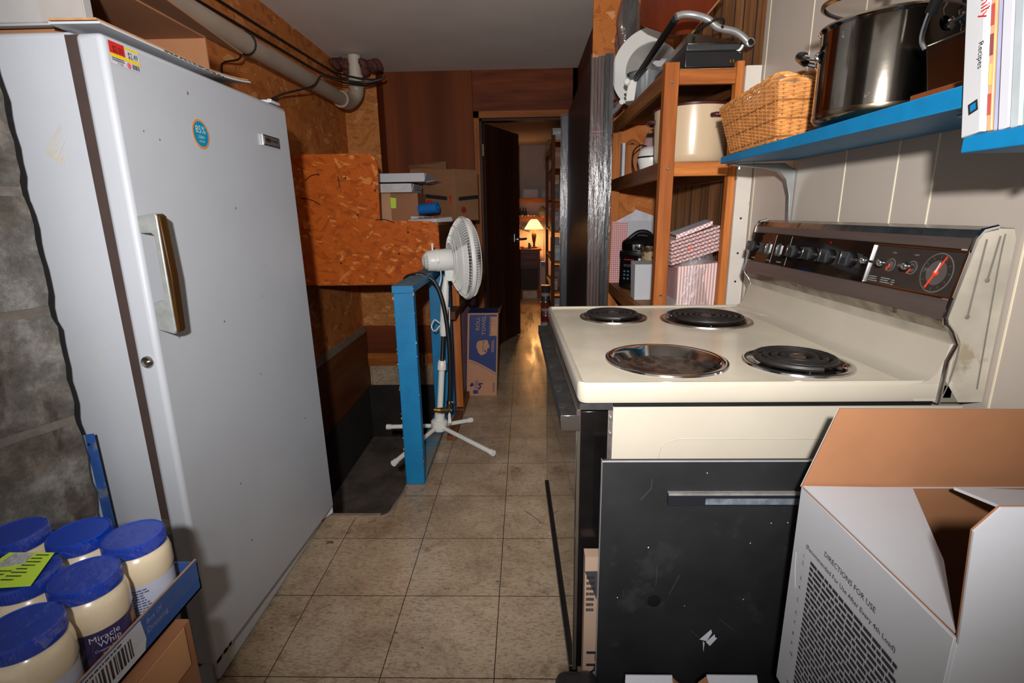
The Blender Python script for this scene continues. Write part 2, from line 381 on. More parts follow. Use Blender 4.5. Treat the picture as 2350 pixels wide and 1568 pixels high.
    def wraptext(s, t, size, c, r, a0, z, m=0, align='CENTER', sp=1.0, slope=0):
        """text bent round a vertical cylinder of radius r centred at c, centre angle a0"""
        vs_, fs = text_geo(t, size, align, sp)
        return s.add([Vector((c[0]+r*math.cos(a0+a/r), c[1]+r*math.sin(a0+a/r), z+b)) for a, b in vs_], fs, m)
    def words(s, o, x, y, w, h, lines, m=0, seed=1, fill=.55, gap=.018):
        """rows of small word-sized blocks: print too small to read in the photo"""
        rd = random.Random(seed); o = Vector(o); x = Vector(x).normalized(); y = Vector(y).normalized(); lh = h/lines
        for i in range(lines):
            p = 0; end = w*rd.uniform(.7, 1)
            while p < end:
                L = rd.uniform(.03, .1)*w; L = min(L, end-p)
                a = o+x*p-y*(i*lh); s.add([a, a+x*L, a+x*L-y*(lh*fill), a-y*(lh*fill)], [(0, 3, 2, 1)], m); p += L+w*gap
        return s
    def barcode(s, o, x, y, w, h, m=0, seed=3, n=22):
        rd = random.Random(seed); o = Vector(o); x = Vector(x).normalized(); y = Vector(y).normalized(); p = 0
        while p < w:
            L = rd.choice((.5, 1, 1, 1.6))*w/n/1.6; L = min(L, w-p)
            a = o+x*p; s.add([a, a+x*L, a+x*L-y*h, a-y*h], [(0, 3, 2, 1)], m); p += L+rd.choice((.5, .8, 1.2))*w/n/1.6
        return s
    def build(s, name, mats, parent=None, bevel=0, smooth=40, local=False, bseg=2):
        if not isinstance(mats, (list, tuple)): mats = [mats]
        me = bpy.data.meshes.new(name)
        if parent is None:
            if local: org = Vector((0, 0, 0))
            else:
                xs = [v.x for v in s.v]; ys = [v.y for v in s.v]; zs = [v.z for v in s.v]
                org = Vector(((min(xs)+max(xs))/2, (min(ys)+max(ys))/2, min(zs)))
        else: org = Vector((0, 0, 0)) if (local or parent.get('_loc')) else Vector(ORG[parent.name])
        if local or (parent is not None and parent.get('_loc')): s.v = [Vector((v.x-SHEAR*v.y, v.y, v.z)) for v in s.v]
        me.from_pydata([v-org for v in s.v], [], s.f); me.validate(); me.update()
        for p, k in zip(me.polygons, s.m): p.material_index = min(k, len(mats)-1)
        for mt in mats: me.materials.append(mt)
        o = bpy.data.objects.new(name, me); COL.objects.link(o)
        bm = bmesh.new(); bm.from_mesh(me); bmesh.ops.recalc_face_normals(bm, faces=bm.faces) if smooth else None
        bm.to_mesh(me); bm.free()
        if smooth:
            for p in me.polygons: p.use_smooth = True
            me.set_sharp_from_angle(angle=math.radians(smooth))
        if bevel:
            md = o.modifiers.new('bevel', 'BEVEL'); md.width = bevel; md.segments = bseg; md.limit_method = 'ANGLE'; md.angle_limit = math.radians(50)
        if parent is None:
            o.location = org; ORG[o.name] = tuple(org)
        else: o.parent = parent; ORG[o.name] = ORG[parent.name]
        if local or (parent is not None and parent.get('_loc')): LOCALS.append(o); o['_loc'] = 1
        return o
ORG = {}; LOCALS = []
def tag(o, label, cat=None, group=None):
    o['label'] = label
    if cat: o['category'] = cat
    if group: o['group'] = group
    return o
def thing(name, label, cat, loc, group=None, rotz=0, local=False):
    o = bpy.data.objects.new(name, None); COL.objects.link(o); o.empty_display_size = .05
    o.location = loc; o.rotation_euler = (0, 0, rotz); ORG[o.name] = tuple(loc)
    if local: o['_loc'] = 1; LOCALS.append(o)
    return tag(o, label, cat, group)
def struct(o): o['kind'] = 'structure'; return o
def copy_thing(root, loc, label, group=None):
    r = root.copy(); COL.objects.link(r); r.location = loc; r['label'] = label
    if group: r['group'] = group
    for ch in list(root.children):
        c = ch.copy(); COL.objects.link(c); c.parent = r
        for g in list(ch.children):
            d = g.copy(); COL.objects.link(d); d.parent = c
    return r
def RZ(a): return Matrix.Rotation(a, 3, 'Z')

# ================================================================== setting
m = MB()   # vinyl floor with the opening of the cellar stair cut out of it
for x0, y0, x1, y1 in ((-1.8, -1.6, 1.6, 1.885), (-.551, 1.885, 1.6, 8.2), (-1.8, 4.2, -.551, 8.2)):
    m.box((x0, y0, -.22), (x1, y1, 0))
m.prism([(-.552, 1.884), (-.60, 1.884), (-.572, 1.905), (-.566, 1.955), (-.552, 2.04)], 2, -.22, 0)
struct(m.build('floor', FLOOR, smooth=0))
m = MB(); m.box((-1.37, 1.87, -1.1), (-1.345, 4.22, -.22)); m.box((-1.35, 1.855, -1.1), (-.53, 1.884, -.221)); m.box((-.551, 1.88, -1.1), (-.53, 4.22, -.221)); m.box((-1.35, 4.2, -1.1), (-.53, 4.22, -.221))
struct(m.build('wall_stairwell', M('shade_black_concrete', S(44, 39, 36), .95, 0, .3, 5), smooth=0))  # wall colour made near-black to carry the shadow of the void
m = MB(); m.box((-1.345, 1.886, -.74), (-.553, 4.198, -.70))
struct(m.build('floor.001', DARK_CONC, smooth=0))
m = MB(); m.box((-1.12, 1.868, -.03), (-.60, 1.89, .007)); m.tube([(-.60, 1.878, -.01), (-.585, 1.885, -.01), (-.566, 1.91, -.01), (-.56, 1.97, -.01), (-.545, 2.06, -.01), (-.545, 2.11, -.01)], .014, 6)
struct(m.build('trim_1', LINO_EDGE, bevel=.004))
m = MB(); m.box((-1.8, -1.6, 2.275), (1.6, 4.42, 2.3))
struct(m.build('ceiling', CEIL, smooth=0))
# left wall: OSB, with a lower kick board on a ledge
m = MB(); m.box((-1.39, 1.93, .29), (-1.35, 4.22, 2.275)); struct(m.build('wall_left', OSB_Y, smooth=0))
m = MB(); m.box((-1.37, 1.9, -.22), (-1.325, 4.2, .26), 0); m.prism([(-1.35, .255), (-1.322, .255), (-1.322, .262), (-1.35, .30)], 1, 1.9, 4.2, 1)
struct(m.build('baseboard_left', [wood('kick_board', S(110, 62, 34), S(150, 88, 48), 'Y', 6), LINO_EDGE], smooth=0))
m = MB(); m.box((-1.35, 4.2, .80), (-1.10, 4.214, 2.275)); m.box((-1.35, 4.2, .30), (-.46, 4.214, .80)); struct(m.build('wall_return', OSB_X, smooth=0))
m = MB(); m.box((-1.35, 4.19, .07), (-.46, 4.215, .30), 0); m.box((-1.35, 4.17, -.04), (-.46, 4.2, .07), 1); m.tube([(-.86, 4.168, .05), (-.868, 4.16, -.005), (-.85, 4.16, -.025), (-.835, 4.16, -.005), (-.842, 4.168, .05)], .0045, 6, 2)
struct(m.build('baseboard_back', [wood('red_board', S(112, 52, 24), S(150, 76, 38), 'X', 5), PINE_X, PVC_W], smooth=0))
# back wall of brown panelling with the doorway
YB = 4.4
m = MB()
m.box((-1.10, YB, 0), (-.40, YB+.1, 2.275), 0); m.box((-.40, YB, 1.965), (.42, YB+.1, 2.275), 1); m.box((.385, YB, 0), (1.6, YB+.1, 2.275), 0); m.box((-1.12, 4.21, 0), (-1.10, YB+.1, 2.275), 0)
m.box((-.402, YB-.002, 1.95), (-.398, YB, 2.275), 2)
struct(m.build('wall_back', [PANEL_W, PANEL_X, M('seam', S(30, 16, 10), .8)], smooth=0))
m = MB(); m.box((-.395, YB-.02, 0), (-.352, YB+.02, 1.975), 0); m.box((-.395, YB-.02, 1.925), (.385, YB+.02, 1.975), 1); m.box((.35, YB-.02, 0), (.385, YB+.02, 1.925), 0)
for z in (1.25, 1.49, 1.72, 1.84, .95): m.cyl((-.374, YB-.0205, z), (-.374, YB-.022, z), .004, n=8, m=2)
m.box((-.352, YB+.02, 0), (-.335, YB+.11, 1.925), 3); m.box((.335, YB+.02, 0), (.352, YB+.11, 1.925), 3); m.box((-.352, YB+.02, 1.908), (.352, YB+.11, 1.925), 3)
fr = struct(m.build('trim_2', [FRAME_W, FRAME_X, PRINT_K, DOOR_W], bevel=.003))
# dark veneer door standing open into the far room
dl = math.atan2(.63, .262)
m = MB(); m.box((-.335, YB+.06, .012), (-.335+.70, YB+.098, 1.9), 0, RZ(dl), (-.335, YB+.08, 0))
door = struct(m.build('door_1', [DOOR_W], bevel=.003))
dp = Vector((-.335+.70*math.cos(dl), YB+.08+.70*math.sin(dl), .95)); nx = Vector((math.sin(dl), -math.cos(dl), 0)); al = Vector((math.cos(dl), math.sin(dl), 0))
m = MB(); q = dp-al*.06+nx*.02; m.cyl(q, q+nx*.01, .03, n=16); m.cyl(q+nx*.01, q+nx*.05, .012, n=10); m.tube([q+nx*.05, q+nx*.055+al*.03, q+nx*.05+al*.10], .011, 8); q2 = dp-al*.13+nx*.0195+Vector((0, 0, -.02)); m.box(q2, q2+Vector((.004, .012, .07)))
m.build('door_handle', CHROME, door)
m = MB()
for z in (.25, 1.65): m.box((-.337, YB+.045, z), (-.325, YB+.062, z+.09))
m.build('hinge', BRASS_DK, door)
# right wall: cream grooved panelling, then brown knotty panelling behind the shelves
XW = .78
m = MB(); m.box((XW, -1.6, 0), (XW+.05, 1.885, 2.275), 0)
for y in (1.908, 1.854, 1.581, 1.343, 1.159, 1.053, .84, .70, .60, .42): m.box((XW-.0012, y-.0017, 0), (XW, y+.0017, 2.275), 1) if y < 1.88 else None
struct(m.build('wall_right', [WALL_W, GROOVE], smooth=0))
m = MB(); m.box((XW, 1.885, 0), (XW+.05, 3.03, 2.275), 0)
for y in (1.96, 2.07, 2.16, 2.30, 2.39, 2.53, 2.62, 2.76, 2.86): m.box((XW-.0012, y-.004, 0), (XW, y+.004, 2.275), 1)
struct(m.build('wall_right_rear', [KNOTTY, M('dark_groove', S(48, 30, 20), .8)], smooth=0))
m = MB(); m.box((.363, 3.0, 0), (XW+.05, 3.014, 2.275)); struct(m.build('wall_shelf_back', OSB_R, smooth=0))
m = MB(); m.box((.42, 3.014, 0), (.46, YB, 2.275)); struct(m.build('wall_corridor', PANEL_W, smooth=0))
m = MB(); m.box((.727, 1.872, 0), (.778, 1.90, 1.655), 0)
for z in (1.55, 1.17, 1.05, .95): m.cyl((.752, 1.8715, z), (.752, 1.8705, z), .004, n=8, m=1)
struct(m.build('trim_3', [M('old_white_paint', S(206, 198, 188), .55, 0, .06, 6, spots=(S(150, 84, 44), 7, .60)), PRINT_K], bevel=.002))
# concrete block wall angled beside the freezer
d0 = Vector((-.945, 1.0, 0)); dv = Vector((-.342, -.94, 0)); nv = Vector((-.94, .342, 0))
m = MB(); rows = [(-.02, .115), (.127, .335), (.347, .557), (.568, .785), (.803, 1.017), (1.035, 1.245), (1.263, 1.475), (1.49, 1.70), (1.71, 1.93), (1.94, 2.15), (2.16, 2.275)]
for i, (z0, z1) in enumerate(rows):
    off = .2 if i % 2 else 0; s0 = 0.0
    for k in range(5):
        s1 = min(1.5, (k+1)*.4-off); 
        if s1 <= s0: continue
        n1 = 14; n2 = 8; vs_ = []; fs = []
        for a in range(n1+1):          # bumpy face with ragged end
            for b_ in range(n2+1):
                s_ = s0+(s1-s0-.01)*a/n1; z = z0+(z1-z0)*b_/n2
                e = noise.noise(Vector((s_*40, z*40, 3)))*.0016
                q = d0+dv*s_-nv*e*.6+Vector((0, 0, z))
                if k == 0 and a == 0: q -= dv*(noise.noise(Vector((z*55, 1, i)))*.006-(.006 if b_ in (0, n2) else 0))
                vs_.append(q)
        L = len(vs_)
        vs_ += [v+nv*.19 for v in vs_]
        for a in range(n1):
            for b_ in range(n2):
                q = a*(n2+1)+b_; fs.append((q, q+n2+1, q+n2+2, q+1))
        for b_ in range(n2): fs.append((b_, b_+1, L+b_+1, L+b_)); q = n1*(n2+1)+b_; fs.append((q, L+q, L+q+1, q+1))
        for a in range(n1):
            q = a*(n2+1); fs.append((q, L+q, L+q+n2+1, q+n2+1)); q += n2; fs.append((q, q+n2+1, L+q+n2+1, L+q))
        m.add(vs_, fs, 0); s0 = s1
c0 = d0+nv*.0015+dv*.004
m.hexa([c0, c0+dv*1.48, c0+dv*1.48+nv*.17, c0+nv*.17], [q+Vector((0, 0, 2.27)) for q in (c0, c0+dv*1.48, c0+dv*1.48+nv*.17, c0+nv*.17)], 1)
struct(m.build('wall_block', [BLOCK, MORTAR], smooth=50))
# far room
WF = M('far_room_paint', S(168, 152, 146), .8, 0, .03)
for nm, a, b_ in (('wall_far', (-1.6, 8.0, 0), (1.5, 8.05, 2.14)), ('wall_far_left', (-1.65, 4.5, 0), (-1.6, 8.05, 2.14)), ('wall_far_right', (.62, 4.5, 0), (.66, 8.05, 2.14))):
    m = MB(); m.box(a, b_); struct(m.build(nm, WF, smooth=0))
m = MB(); m.box((-1.65, 4.5, 2.14), (1.5, 8.05, 2.16)); struct(m.build('ceiling.001', WF, smooth=0))

# pipe, cables, insulation --------------------------------------------------
t = thing('drain_pipe', 'grey brown plastic drain pipe running below the ceiling along the left wall', 'pipe', (-1.21, 2.6, 1.9))
m = MB(); m.cyl((-1.205, .95, 1.912), (-1.205, 3.72, 1.945), .042, n=28, caps=True); m.build('pipe_run', PVC, t)
m = MB(); m.tube([(-1.205, 3.70, 1.945), (-1.205, 3.80, 1.948), (-1.19, 3.87, 1.975), (-1.165, 3.90, 2.02), (-1.16, 3.90, 2.06)], .05, 20); m.cyl((-1.205, 3.68, 1.944), (-1.205, 3.73, 1.946), .053, n=24); m.cyl((-1.16, 3.90, 2.05), (-1.16, 3.90, 2.085), .054, n=24); m.build('elbow', PVC, t)
m = MB(); m.cyl((-1.16, 3.90, 2.08), (-1.16, 3.90, 2.26), .042, n=20); m.cyl((-1.16, 3.90, 2.10), (-1.16, 3.90, 2.135), .050, n=20); m.build('riser', PVC_W, t)
m = MB(); m.text('ASTM D 2729  PVC  SEWER PIPE', .024, (-1.1655, 1.35, 1.925), (0, 1, 0), (0, 0, 1)); m.build('printed_text', PRINT_RED, t); m = MB(); m.text('4 in  ASTM D 2729', .02, (-1.1655, 2.45, 1.94), (0, 1, 0), (0, 0, 1)); m.build('printed_text', PRINT_RED, t)
m = MB(); sp_ = [(-1.165+.0*a, 2.47, 1.95) for a in range(1)]
ring_ = [(-1.205+.0455*math.cos(a*PI/6), 2.47, 1.93+.0455*math.sin(a*PI/6)) for a in range(-4, 6)]
m.tube(ring_, .004, 6); m.tube([ring_[0], (-1.25, 2.48, 1.87), (-1.335, 2.5, 1.86), (-1.345, 2.52, 1.80)], .004, 6); m.build('pipe_strap', BLACK, t)
m = MB()
for k in range(26):
    a = random.uniform(0, 2*PI); rr = random.uniform(.02, .13); m.lathe([(0, -.03), (.035, -.022), (.048, 0), (.035, .022), (0, .03)], (-1.16+rr*math.cos(a)*1.25, 3.93+rr*.5*math.sin(a), 2.195+random.uniform(-.03, .03)), 9, 0, (random.random(), random.random(), 1))
tag(m.build('insulation_tuft', INSUL), 'pink brown insulation stuffed where the drain pipe meets the ceiling', 'insulation')
for i, (a, b_, lab) in enumerate((((-1.335, .9, 2.085), (-1.30, 3.80, 2.15), 'upper black cable strung along the left wall under the ceiling'), ((-1.335, .9, 2.035), (-1.30, 3.62, 2.09), 'lower of the straight black cables along the left wall'))):
    a = Vector(a); b_ = Vector(b_); m = MB(); pts = [a+(b_-a)*k/5+Vector((0, 0, -.01*math.sin(k*PI/5))) for k in range(6)]
    pts += [Vector((-1.22, 3.80, 2.09+.03*(1-i))), Vector((-1.08, 3.83, 2.075+.02*(1-i))), Vector((-.97, 3.86, 2.10)), Vector((-.945, 3.86, 2.118))]
    m.tube(pts, .0065, 8); tag(m.build('cable', RUBBER), lab, 'cable')
m = MB()
for off in (0, .012): m.tube([(-1.33, 2.35, 1.77+off), (-1.325, 2.55, 1.735+off), (-1.32, 2.75, 1.75+off), (-1.31, 2.86, 1.77+off), (-1.26, 2.92, 1.82), (-1.155, 3.06, 1.885), (-1.14, 3.15, 1.95), (-1.155, 3.28, 1.985+off), (-1.17, 3.6, 2.03+off), (-1.09, 3.8, 2.05+off), (-1.0, 3.86, 2.08)], .0045, 6)
m.tube([(-1.32, 2.73, 1.75), (-1.318, 2.73, 1.71), (-1.316, 2.76, 1.66)], .004, 6)
tag(m.build('cable', RUBBER), 'sagging twin black cable looping over the drain pipe', 'cable')
m = MB(); m.box((-1.39, .3, 0), (-1.35, 1.93, 2.275)); struct(m.build('wall_left.001', OSB_Y, smooth=0))

# ================================================================== freezer
FX = -.78
t = thing('upright_freezer', 'tall white upright freezer with brown gasket and wood-trimmed handle beside the block wall', 'freezer', (-1.05, 1.45, 0))
m = MB(); m.box((-1.335, 1.065, .075), (-.848, 1.83, 1.546), 0); m.build('cabinet', WHITE_ENAMEL, t, bevel=.012, bseg=3)
m = MB(); m.box((-1.33, 1.085, 0), (-.83, 1.82, .074), 0); m.box((-.832, 1.10, .012), (-.818, 1.815, .062), 1); m.build('plinth', [WHITE_ENAMEL, ENAMEL_PLAIN], t)
m = MB(); m.box((-.856, 1.058, .095), (-.830, 1.825, 1.536)); m.build('gasket', GASKET, t)
m = MB(); m.hexa([(-.834, 1.045, .112), (FX, 1.040, .112), (FX, 1.858, .058), (-.834, 1.858, .058)], [(-.834, 1.052, 1.538), (FX, 1.050, 1.538), (FX, 1.818, 1.541), (-.834, 1.818, 1.541)])
door = m.build('door', WHITE_ENAMEL, t, bevel=.011, bseg=4)
# handle: chrome C bracket with a wooden strip
yh = 1.065
m = MB()
pts = [(-.778, 1.206), (-.741, 1.211), (-.737, 1.205), (-.738, .970), (-.742, .962), (-.776, .972), (-.776, 1.030), (-.754, 1.032), (-.750, 1.04), (-.749, 1.166), (-.755, 1.172), (-.778, 1.172)]
m.prism([(a, b) for a, b in pts], 1, yh-.013, yh+.013)
h = m.build('handle', M('satin_chrome', S(178, 182, 180), .34, .55, .12, 40), door, bevel=.002); h['label'] = 'chrome handle'
m = MB(); m.prism([(-.738, 1.210), (-.732, 1.204), (-.728, 1.085), (-.732, .970), (-.738, .963)], 1, yh-.011, yh+.011)
w = m.build('handle_strip', wood('handle_teak', S(62, 38, 14), S(100, 66, 26), 'Z', 14, .35), door, bevel=.002); w['label'] = 'wood grain strip on the handle'
m = MB(); lc = P(337, 832, 1, 1.043); m.lathe([(0, .007), (.004, .007), (.005, .004), (.011, .006), (.013, .003), (.013, 0)], (lc.x, 1.046, lc.z), 20, 0, (0, -1, 0)); m.build('lock', CHROME_DIRTY, door)
# badge
bp = P(620, 326, 0, FX+.002); m = MB()
m.box((FX+.001, bp.y-.052, bp.z-.014), (FX+.007, bp.y+.052, bp.z+.016), 0); m.box((FX+.007, bp.y-.047, bp.z-.011), (FX+.008, bp.y+.048, bp.z+.013), 1)
m.box((FX+.008, bp.y-.040, bp.z-.003), (FX+.0085, bp.y-.008, bp.z+.008), 2)
m.barcode((FX+.0086, bp.y-.004, bp.z+.006), (0, 1, 0), (0, 0, 1), .042, .007, 2, 5, 14)
m.build('name_badge', [CHROME, M('badge_grey', S(92, 82, 78), .4), PRINT_K], door)
# round 85% sticker
sp_ = P(461, 308, 0, FX+.001); m = MB()
m.lathe([(.0335, 0), (.0335, .0006), (.029, .0008)], (FX+.0006, sp_.y, sp_.z), 32, 0, (1, 0, 0)); m.lathe([(.029, .0008), (0, .0009)], (FX+.0006, sp_.y, sp_.z), 32, 1, (1, 0, 0))
m.text('85%', .024, (FX+.0018, sp_.y-.0005, sp_.z+.002), (0, 1, 0), (0, 0, 1), 2, 'CENTER'); m.text('LEAN', .010, (FX+.0018, sp_.y, sp_.z-.010), (0, 1, 0), (0, 0, 1), 2, 'CENTER'); m.text('15% FAT', .0065, (FX+.0018, sp_.y, sp_.z-.019), (0, 1, 0), (0, 0, 1), 2, 'CENTER')
s_ = m.build('sticker', [M('sticker_orange', S(212, 130, 66)), M('sticker_teal', S(0, 132, 166)), PRINT_W], door); s_['label'] = 'round teal 85% lean sticker'
# shelf price ticket
y0 = 1.062; z0 = 1.528; m = MB(); X = (0, 1, 0); Z = (0, 0, 1); xx = FX+.001
def rect(m, y, z, w, h, mi, d=0):
    m.add([(xx+d, y, z), (xx+d, y+w, z), (xx+d, y+w, z-h), (xx+d, y, z-h)], [(0, 3, 2, 1)], mi)
rect(m, y0, z0, .080, .040, 0); rect(m, y0+.001, z0, .040, .026, 1, .0003); rect(m, y0+.001, z0-.021, .079, .006, 2, .0004); rect(m, y0+.042, z0-.001, .038, .004, 2, .0003)
m.text('$2.00', .016, (xx+.0006, y0+.009, z0-.018), X, Z, 3, sx=.75); m.text('$2.49', .016, (xx+.0006, y0+.048, z0-.020), X, Z, 3, sx=.75)
m.words((xx+.0006, y0+.004, z0-.028), X, Z, .04, .007, 2, 3, 4); m.text('71102', .006, (xx+.0006, y0+.016, z0-.039), X, Z, 3)
m.barcode((xx+.0006, y0+.056, z0-.029), X, Z, .02, .009, 3, 6, 14)
m.lathe([(.0055, .0007), (0, .0008)], (xx, y0+.047, z0-.034), 16, 4, (1, 0, 0))
s_ = m.build('price_ticket', [PAPER, PRINT_RED, M('ticket_yellow', S(215, 190, 20)), PRINT_K, M('pink_dot', S(215, 90, 100))], door); s_['label'] = 'red and yellow price ticket'
# glue residue on the cabinet side
m = MB(); q = [P(*c, 1, 1.0640) for c in ((102, 352), (138, 284), (166, 345), (148, 380))]
for k in range(15):
    a = k/15; e = q[0].lerp(q[3], a); f_ = q[1].lerp(q[2], a); L = random.uniform(.2, .95) if k > 2 else 1
    st = e.lerp(f_, 0); en = e.lerp(f_, L); w_ = (q[3]-q[0])*.032*random.uniform(.5, 1.2)
    m.add([st, st+w_, en+w_*.5, en], [(0, 1, 2, 3)], 0)
m.build('glue_residue', GLUE, t); m = MB()
for k in range(5):
    c_ = P(random.randint(215, 245), random.randint(770, 815), 1, 1.064); m.add([c_, c_+Vector((.003, 0, -.012)), c_+Vector((.005, 0, -.012))], [(0, 1, 2)], 0)
m.build('scuff_marks', GLUE, t)['kind'] = 'stuff'
# rust specks on door
m = MB()
for px, py in ((1690//2, 300),) : pass
for c_ in ((431, 214), (367, 321), (330, 301), (553, 1110), (598, 858), (541, 478), (515, 738), (578, 1240), (700, 960), (412, 775), (610, 610)):
    q = P(*c_, 0, FX+.0006); r_ = random.uniform(.0012, .0032); m.add([q+Vector((0, r_*math.cos(a), r_*1.4*math.sin(a))) for a in (0, 1, 2, 3, 4, 5)], [(0, 1, 2, 3, 4, 5)], 0)
for k in range(14):
    a = k/13; q = Vector((FX+.0006, 1.05+.055*random.random()**2, .118+.004*random.random())); m.add([q, q+Vector((0, .012, 0)), q+Vector((0, .010, -.009)), q+Vector((0, -.002, -.007))], [(0, 1, 2, 3)], 0)
m.build('rust_spots', M('rust', S(120, 72, 42), .8, 0, .3, 60), t)['kind'] = 'stuff'
m = MB(); m.box((-.86, 1.74, 1.547), (-.79, 1.80, 1.556)); m.cyl((-.815, 1.785, 1.548), (-.815, 1.785, 1.566), .008, n=10); m.build('top_hinge', ENAMEL_PLAIN, t, bevel=.002)
m = MB(); m.sheet([(-.83, 1.80, .062), (-.79, 1.86, .062), (-.79, 1.858, .03), (-.83, 1.80, .02)], .004); m.build('bottom_hinge', ENAMEL_PLAIN, t)

# things on the freezer ---------------------------------------------------------
ZF = 1.5475
t = thing('cardboard_tray_box', 'long open brown cardboard box lying on its side on top of the freezer', 'box', (-.95, 1.35, ZF))
BX0, BX1, BY0, BY1, BZ = -1.14, -.835, 1.10, 1.50, 1.662
m = MB(); m.box((BX0, BY0, ZF+.001), (BX1, BY1, ZF+.006)); m.box((BX0, BY0, BZ-.004), (BX1, BY1, BZ)); m.box((BX0, BY0, ZF+.006), (BX0+.004, BY1, BZ-.004)); m.box((BX0, BY1-.004, ZF+.006), (BX1, BY1, BZ-.004)); m.box((BX0, BY0, ZF+.006), (BX1, BY0+.004, BZ-.004))
m.build('box_body', CARD, t)
m = MB(); m.sheet([(BX1, BY0+.02, BZ), (BX1, BY1, BZ), (BX1+.052, BY1+.08, BZ-.022), (BX1+.075, BY0+.10, BZ-.006), (BX1+.075, BY0+.01, BZ-.004)], .004); m.build('top_flap', CARD_DK, t)
m = MB()
bz = lambda y: ZF+.0045+.022*max(0, (y-1.35)/.25)**2
n = 12
for layer in (0, .006):
    for k in range(n):
        ya = 1.045+.545*k/n; yb = 1.045+.545*(k+1)/n; xa = -.774; dr = .010*math.sin(k/n*PI); xo = .006 if layer else 0
        q = [(-.87, ya, bz(ya)+layer), (xa-xo, ya, bz(ya)-.001+layer), (xa-xo, yb, bz(yb)-.001+layer), (-.87, yb, bz(yb)+layer)]
        m.hexa([(a, b, c-.002) for a, b, c in q], [(a, b, c+.002) for a, b, c in q], layer and 1)
m.words((-.7735, 1.22, bz(1.22)+.0015), (0, 1, 0), (0, 0, 1), .3, .004, 2, 2, 8, .7)
m.build('bottom_flap', [CARD_WHITE, CARD_EDGE, PRINT_K], t)
m = MB(); a = P(235, 62, 2, ZF+.0085); 
for k in range(9): m.box((-.855, 1.055+k*.0055, ZF+.0085+.0022), (-.80, 1.058+k*.0055, ZF+.0112), 0)
m.build('barcode', PRINT_K, t)
t2 = thing('white_carton', 'greyish white cardboard carton on the near end of the freezer top', 'carton', (-.90, 1.08, ZF))
m = MB(); m.box((-1.02, 1.075, ZF+.016), (-.822, 1.097, 1.76)); m.box((-1.02, 1.075, ZF+.011), (-.885, 1.092, ZF+.016)); m.build('side_panel', M('dull_white_card', S(160, 158, 157), .7, 0, .06, 8), t2, bevel=.002)
m = MB(); m.sheet([(-.905, 1.074, ZF+.016), (-.823, 1.074, ZF+.016), (-.823, 1.074, 1.755), (-.915, 1.074, 1.755)], .002); m.build('front_flap', M('pale_card', S(160, 154, 150), .6, 0, .05), t2)
m = MB(); m.box((-1.20, 1.10, ZF+.001), (-1.145, 1.40, 1.80)); m.cyl((-1.16, 1.095, ZF+.02), (-1.16, 1.095, 1.75), .004, n=8)
tag(m.build('foam_sheet', M('foam_white', S(190, 190, 190), .6, 0, .05)), 'tall white foam sheet standing at the back of the freezer top', 'foam sheet')
m = MB(); m.box((-1.13, 1.062, ZF+.001), (-1.025, 1.092, 1.80)); m.tube([(-1.11, 1.058, ZF+.03), (-1.11, 1.05, ZF+.045), (-1.10, 1.048, ZF+.05), (-1.092, 1.056, ZF+.04), (-1.092, 1.06, ZF+.02)], .004, 8, 1)
tag(m.build('rolled_liner', [M('liner_white', S(178, 178, 180), .45, 0, .12, 6, (3, 1, .2)), BLACK]), 'grey white plastic liner with small black hook at far left of the freezer top', 'liner')

# blue angle strip between wall and freezer
m = MB(); a = [P(*c, 1, 1.03) for c in ((188, 998), (216, 995), (256, 1197), (232, 1200))]
bt = [Vector((v.x+.012, 1.03, .28)) for v in (a[2], a[3])]
m.sheet([a[0]+Vector((.006, 0, 0)), a[1], a[2]+Vector((.01, 0, -.25)), a[3]+Vector((.008, 0, -.25))], .002, 0)
m.sheet([a[0]+Vector((-.004, -.016, 0)), a[0]+Vector((.006, 0, 0)), a[3]+Vector((.008, 0, -.25)), a[3]+Vector((-.004, -.016, -.25))], .002, 1)
m.cyl(P(207, 1019, 1, 1.0305)+Vector((0, -.003, 0)), P(207, 1019, 1, 1.0305)+Vector((0, -.0045, 0)), .003, n=10, m=2)
m.v = [Vector((v.x, v.y, v.z if v.z > .45 else 0.002)) for v in m.v]
tag(m.build('metal_angle', [M('blue_angle', S(46, 84, 150), .5, 0, .2, 14, spots=(S(110, 116, 124), 14, .58)), M('angle_light', S(180, 186, 196), .4, .3, .1), PRINT_K]), 'blue painted metal angle strip standing between block wall and freezer', 'metal strip')

# ================================================================== mayonnaise jars on a tray
t = thing('jar_tray', 'shallow blue printed cardboard tray holding the jars of dressing', 'tray', (-.715, .60, .576))
m = MB(); TX0, TX1, TY0, TY1, TZ = -.862, -.566, .40, .758, .577
m.box((TX0, TY0, TZ), (TX1, TY1, TZ+.004), 1)
def wall_(a, b, top, mi=0):
    a = Vector(a); b = Vector(b); m.sheet([a, b, b+Vector((0, 0, top)), a+Vector((0, 0, top))], .003, mi)
wall_((TX1, TY0, TZ), (TX1, TY1, TZ), .056); wall_((TX1, TY1, TZ), (TX0, TY1, TZ), .052); wall_((TX0, TY1, TZ), (TX0, TY0, TZ), .052); wall_((TX0, TY0, TZ), (TX1, TY0, TZ), .056)
m.box((TX1-.004, TY0, TZ+.056), (TX1-.001, TY1, TZ+.0572), 1)
m.build('tray_body', [M('tray_blue', S(38, 78, 140), .5, 0, .12, 10, spots=(S(90, 120, 160), 13, .66)), CARD_EDGE], t)
m = MB(); xx = TX1+.0006
q0 = P(268, 1470, 0, xx); m.sheet([(xx, .50, .632), (xx, .622, .632), (xx, .626, .598), (xx, .62, .582), (xx, .50, .582)][::1], .0004, 0)
m.barcode((xx+.0005, .515, .622), (0, 1, 0), (0, 0, 1), .085, .030, 1, 2, 20); m.words((xx+.0005, .515, .629), (0, 1, 0), (0, 0, 1), .09, .005, 1, 1, 3)
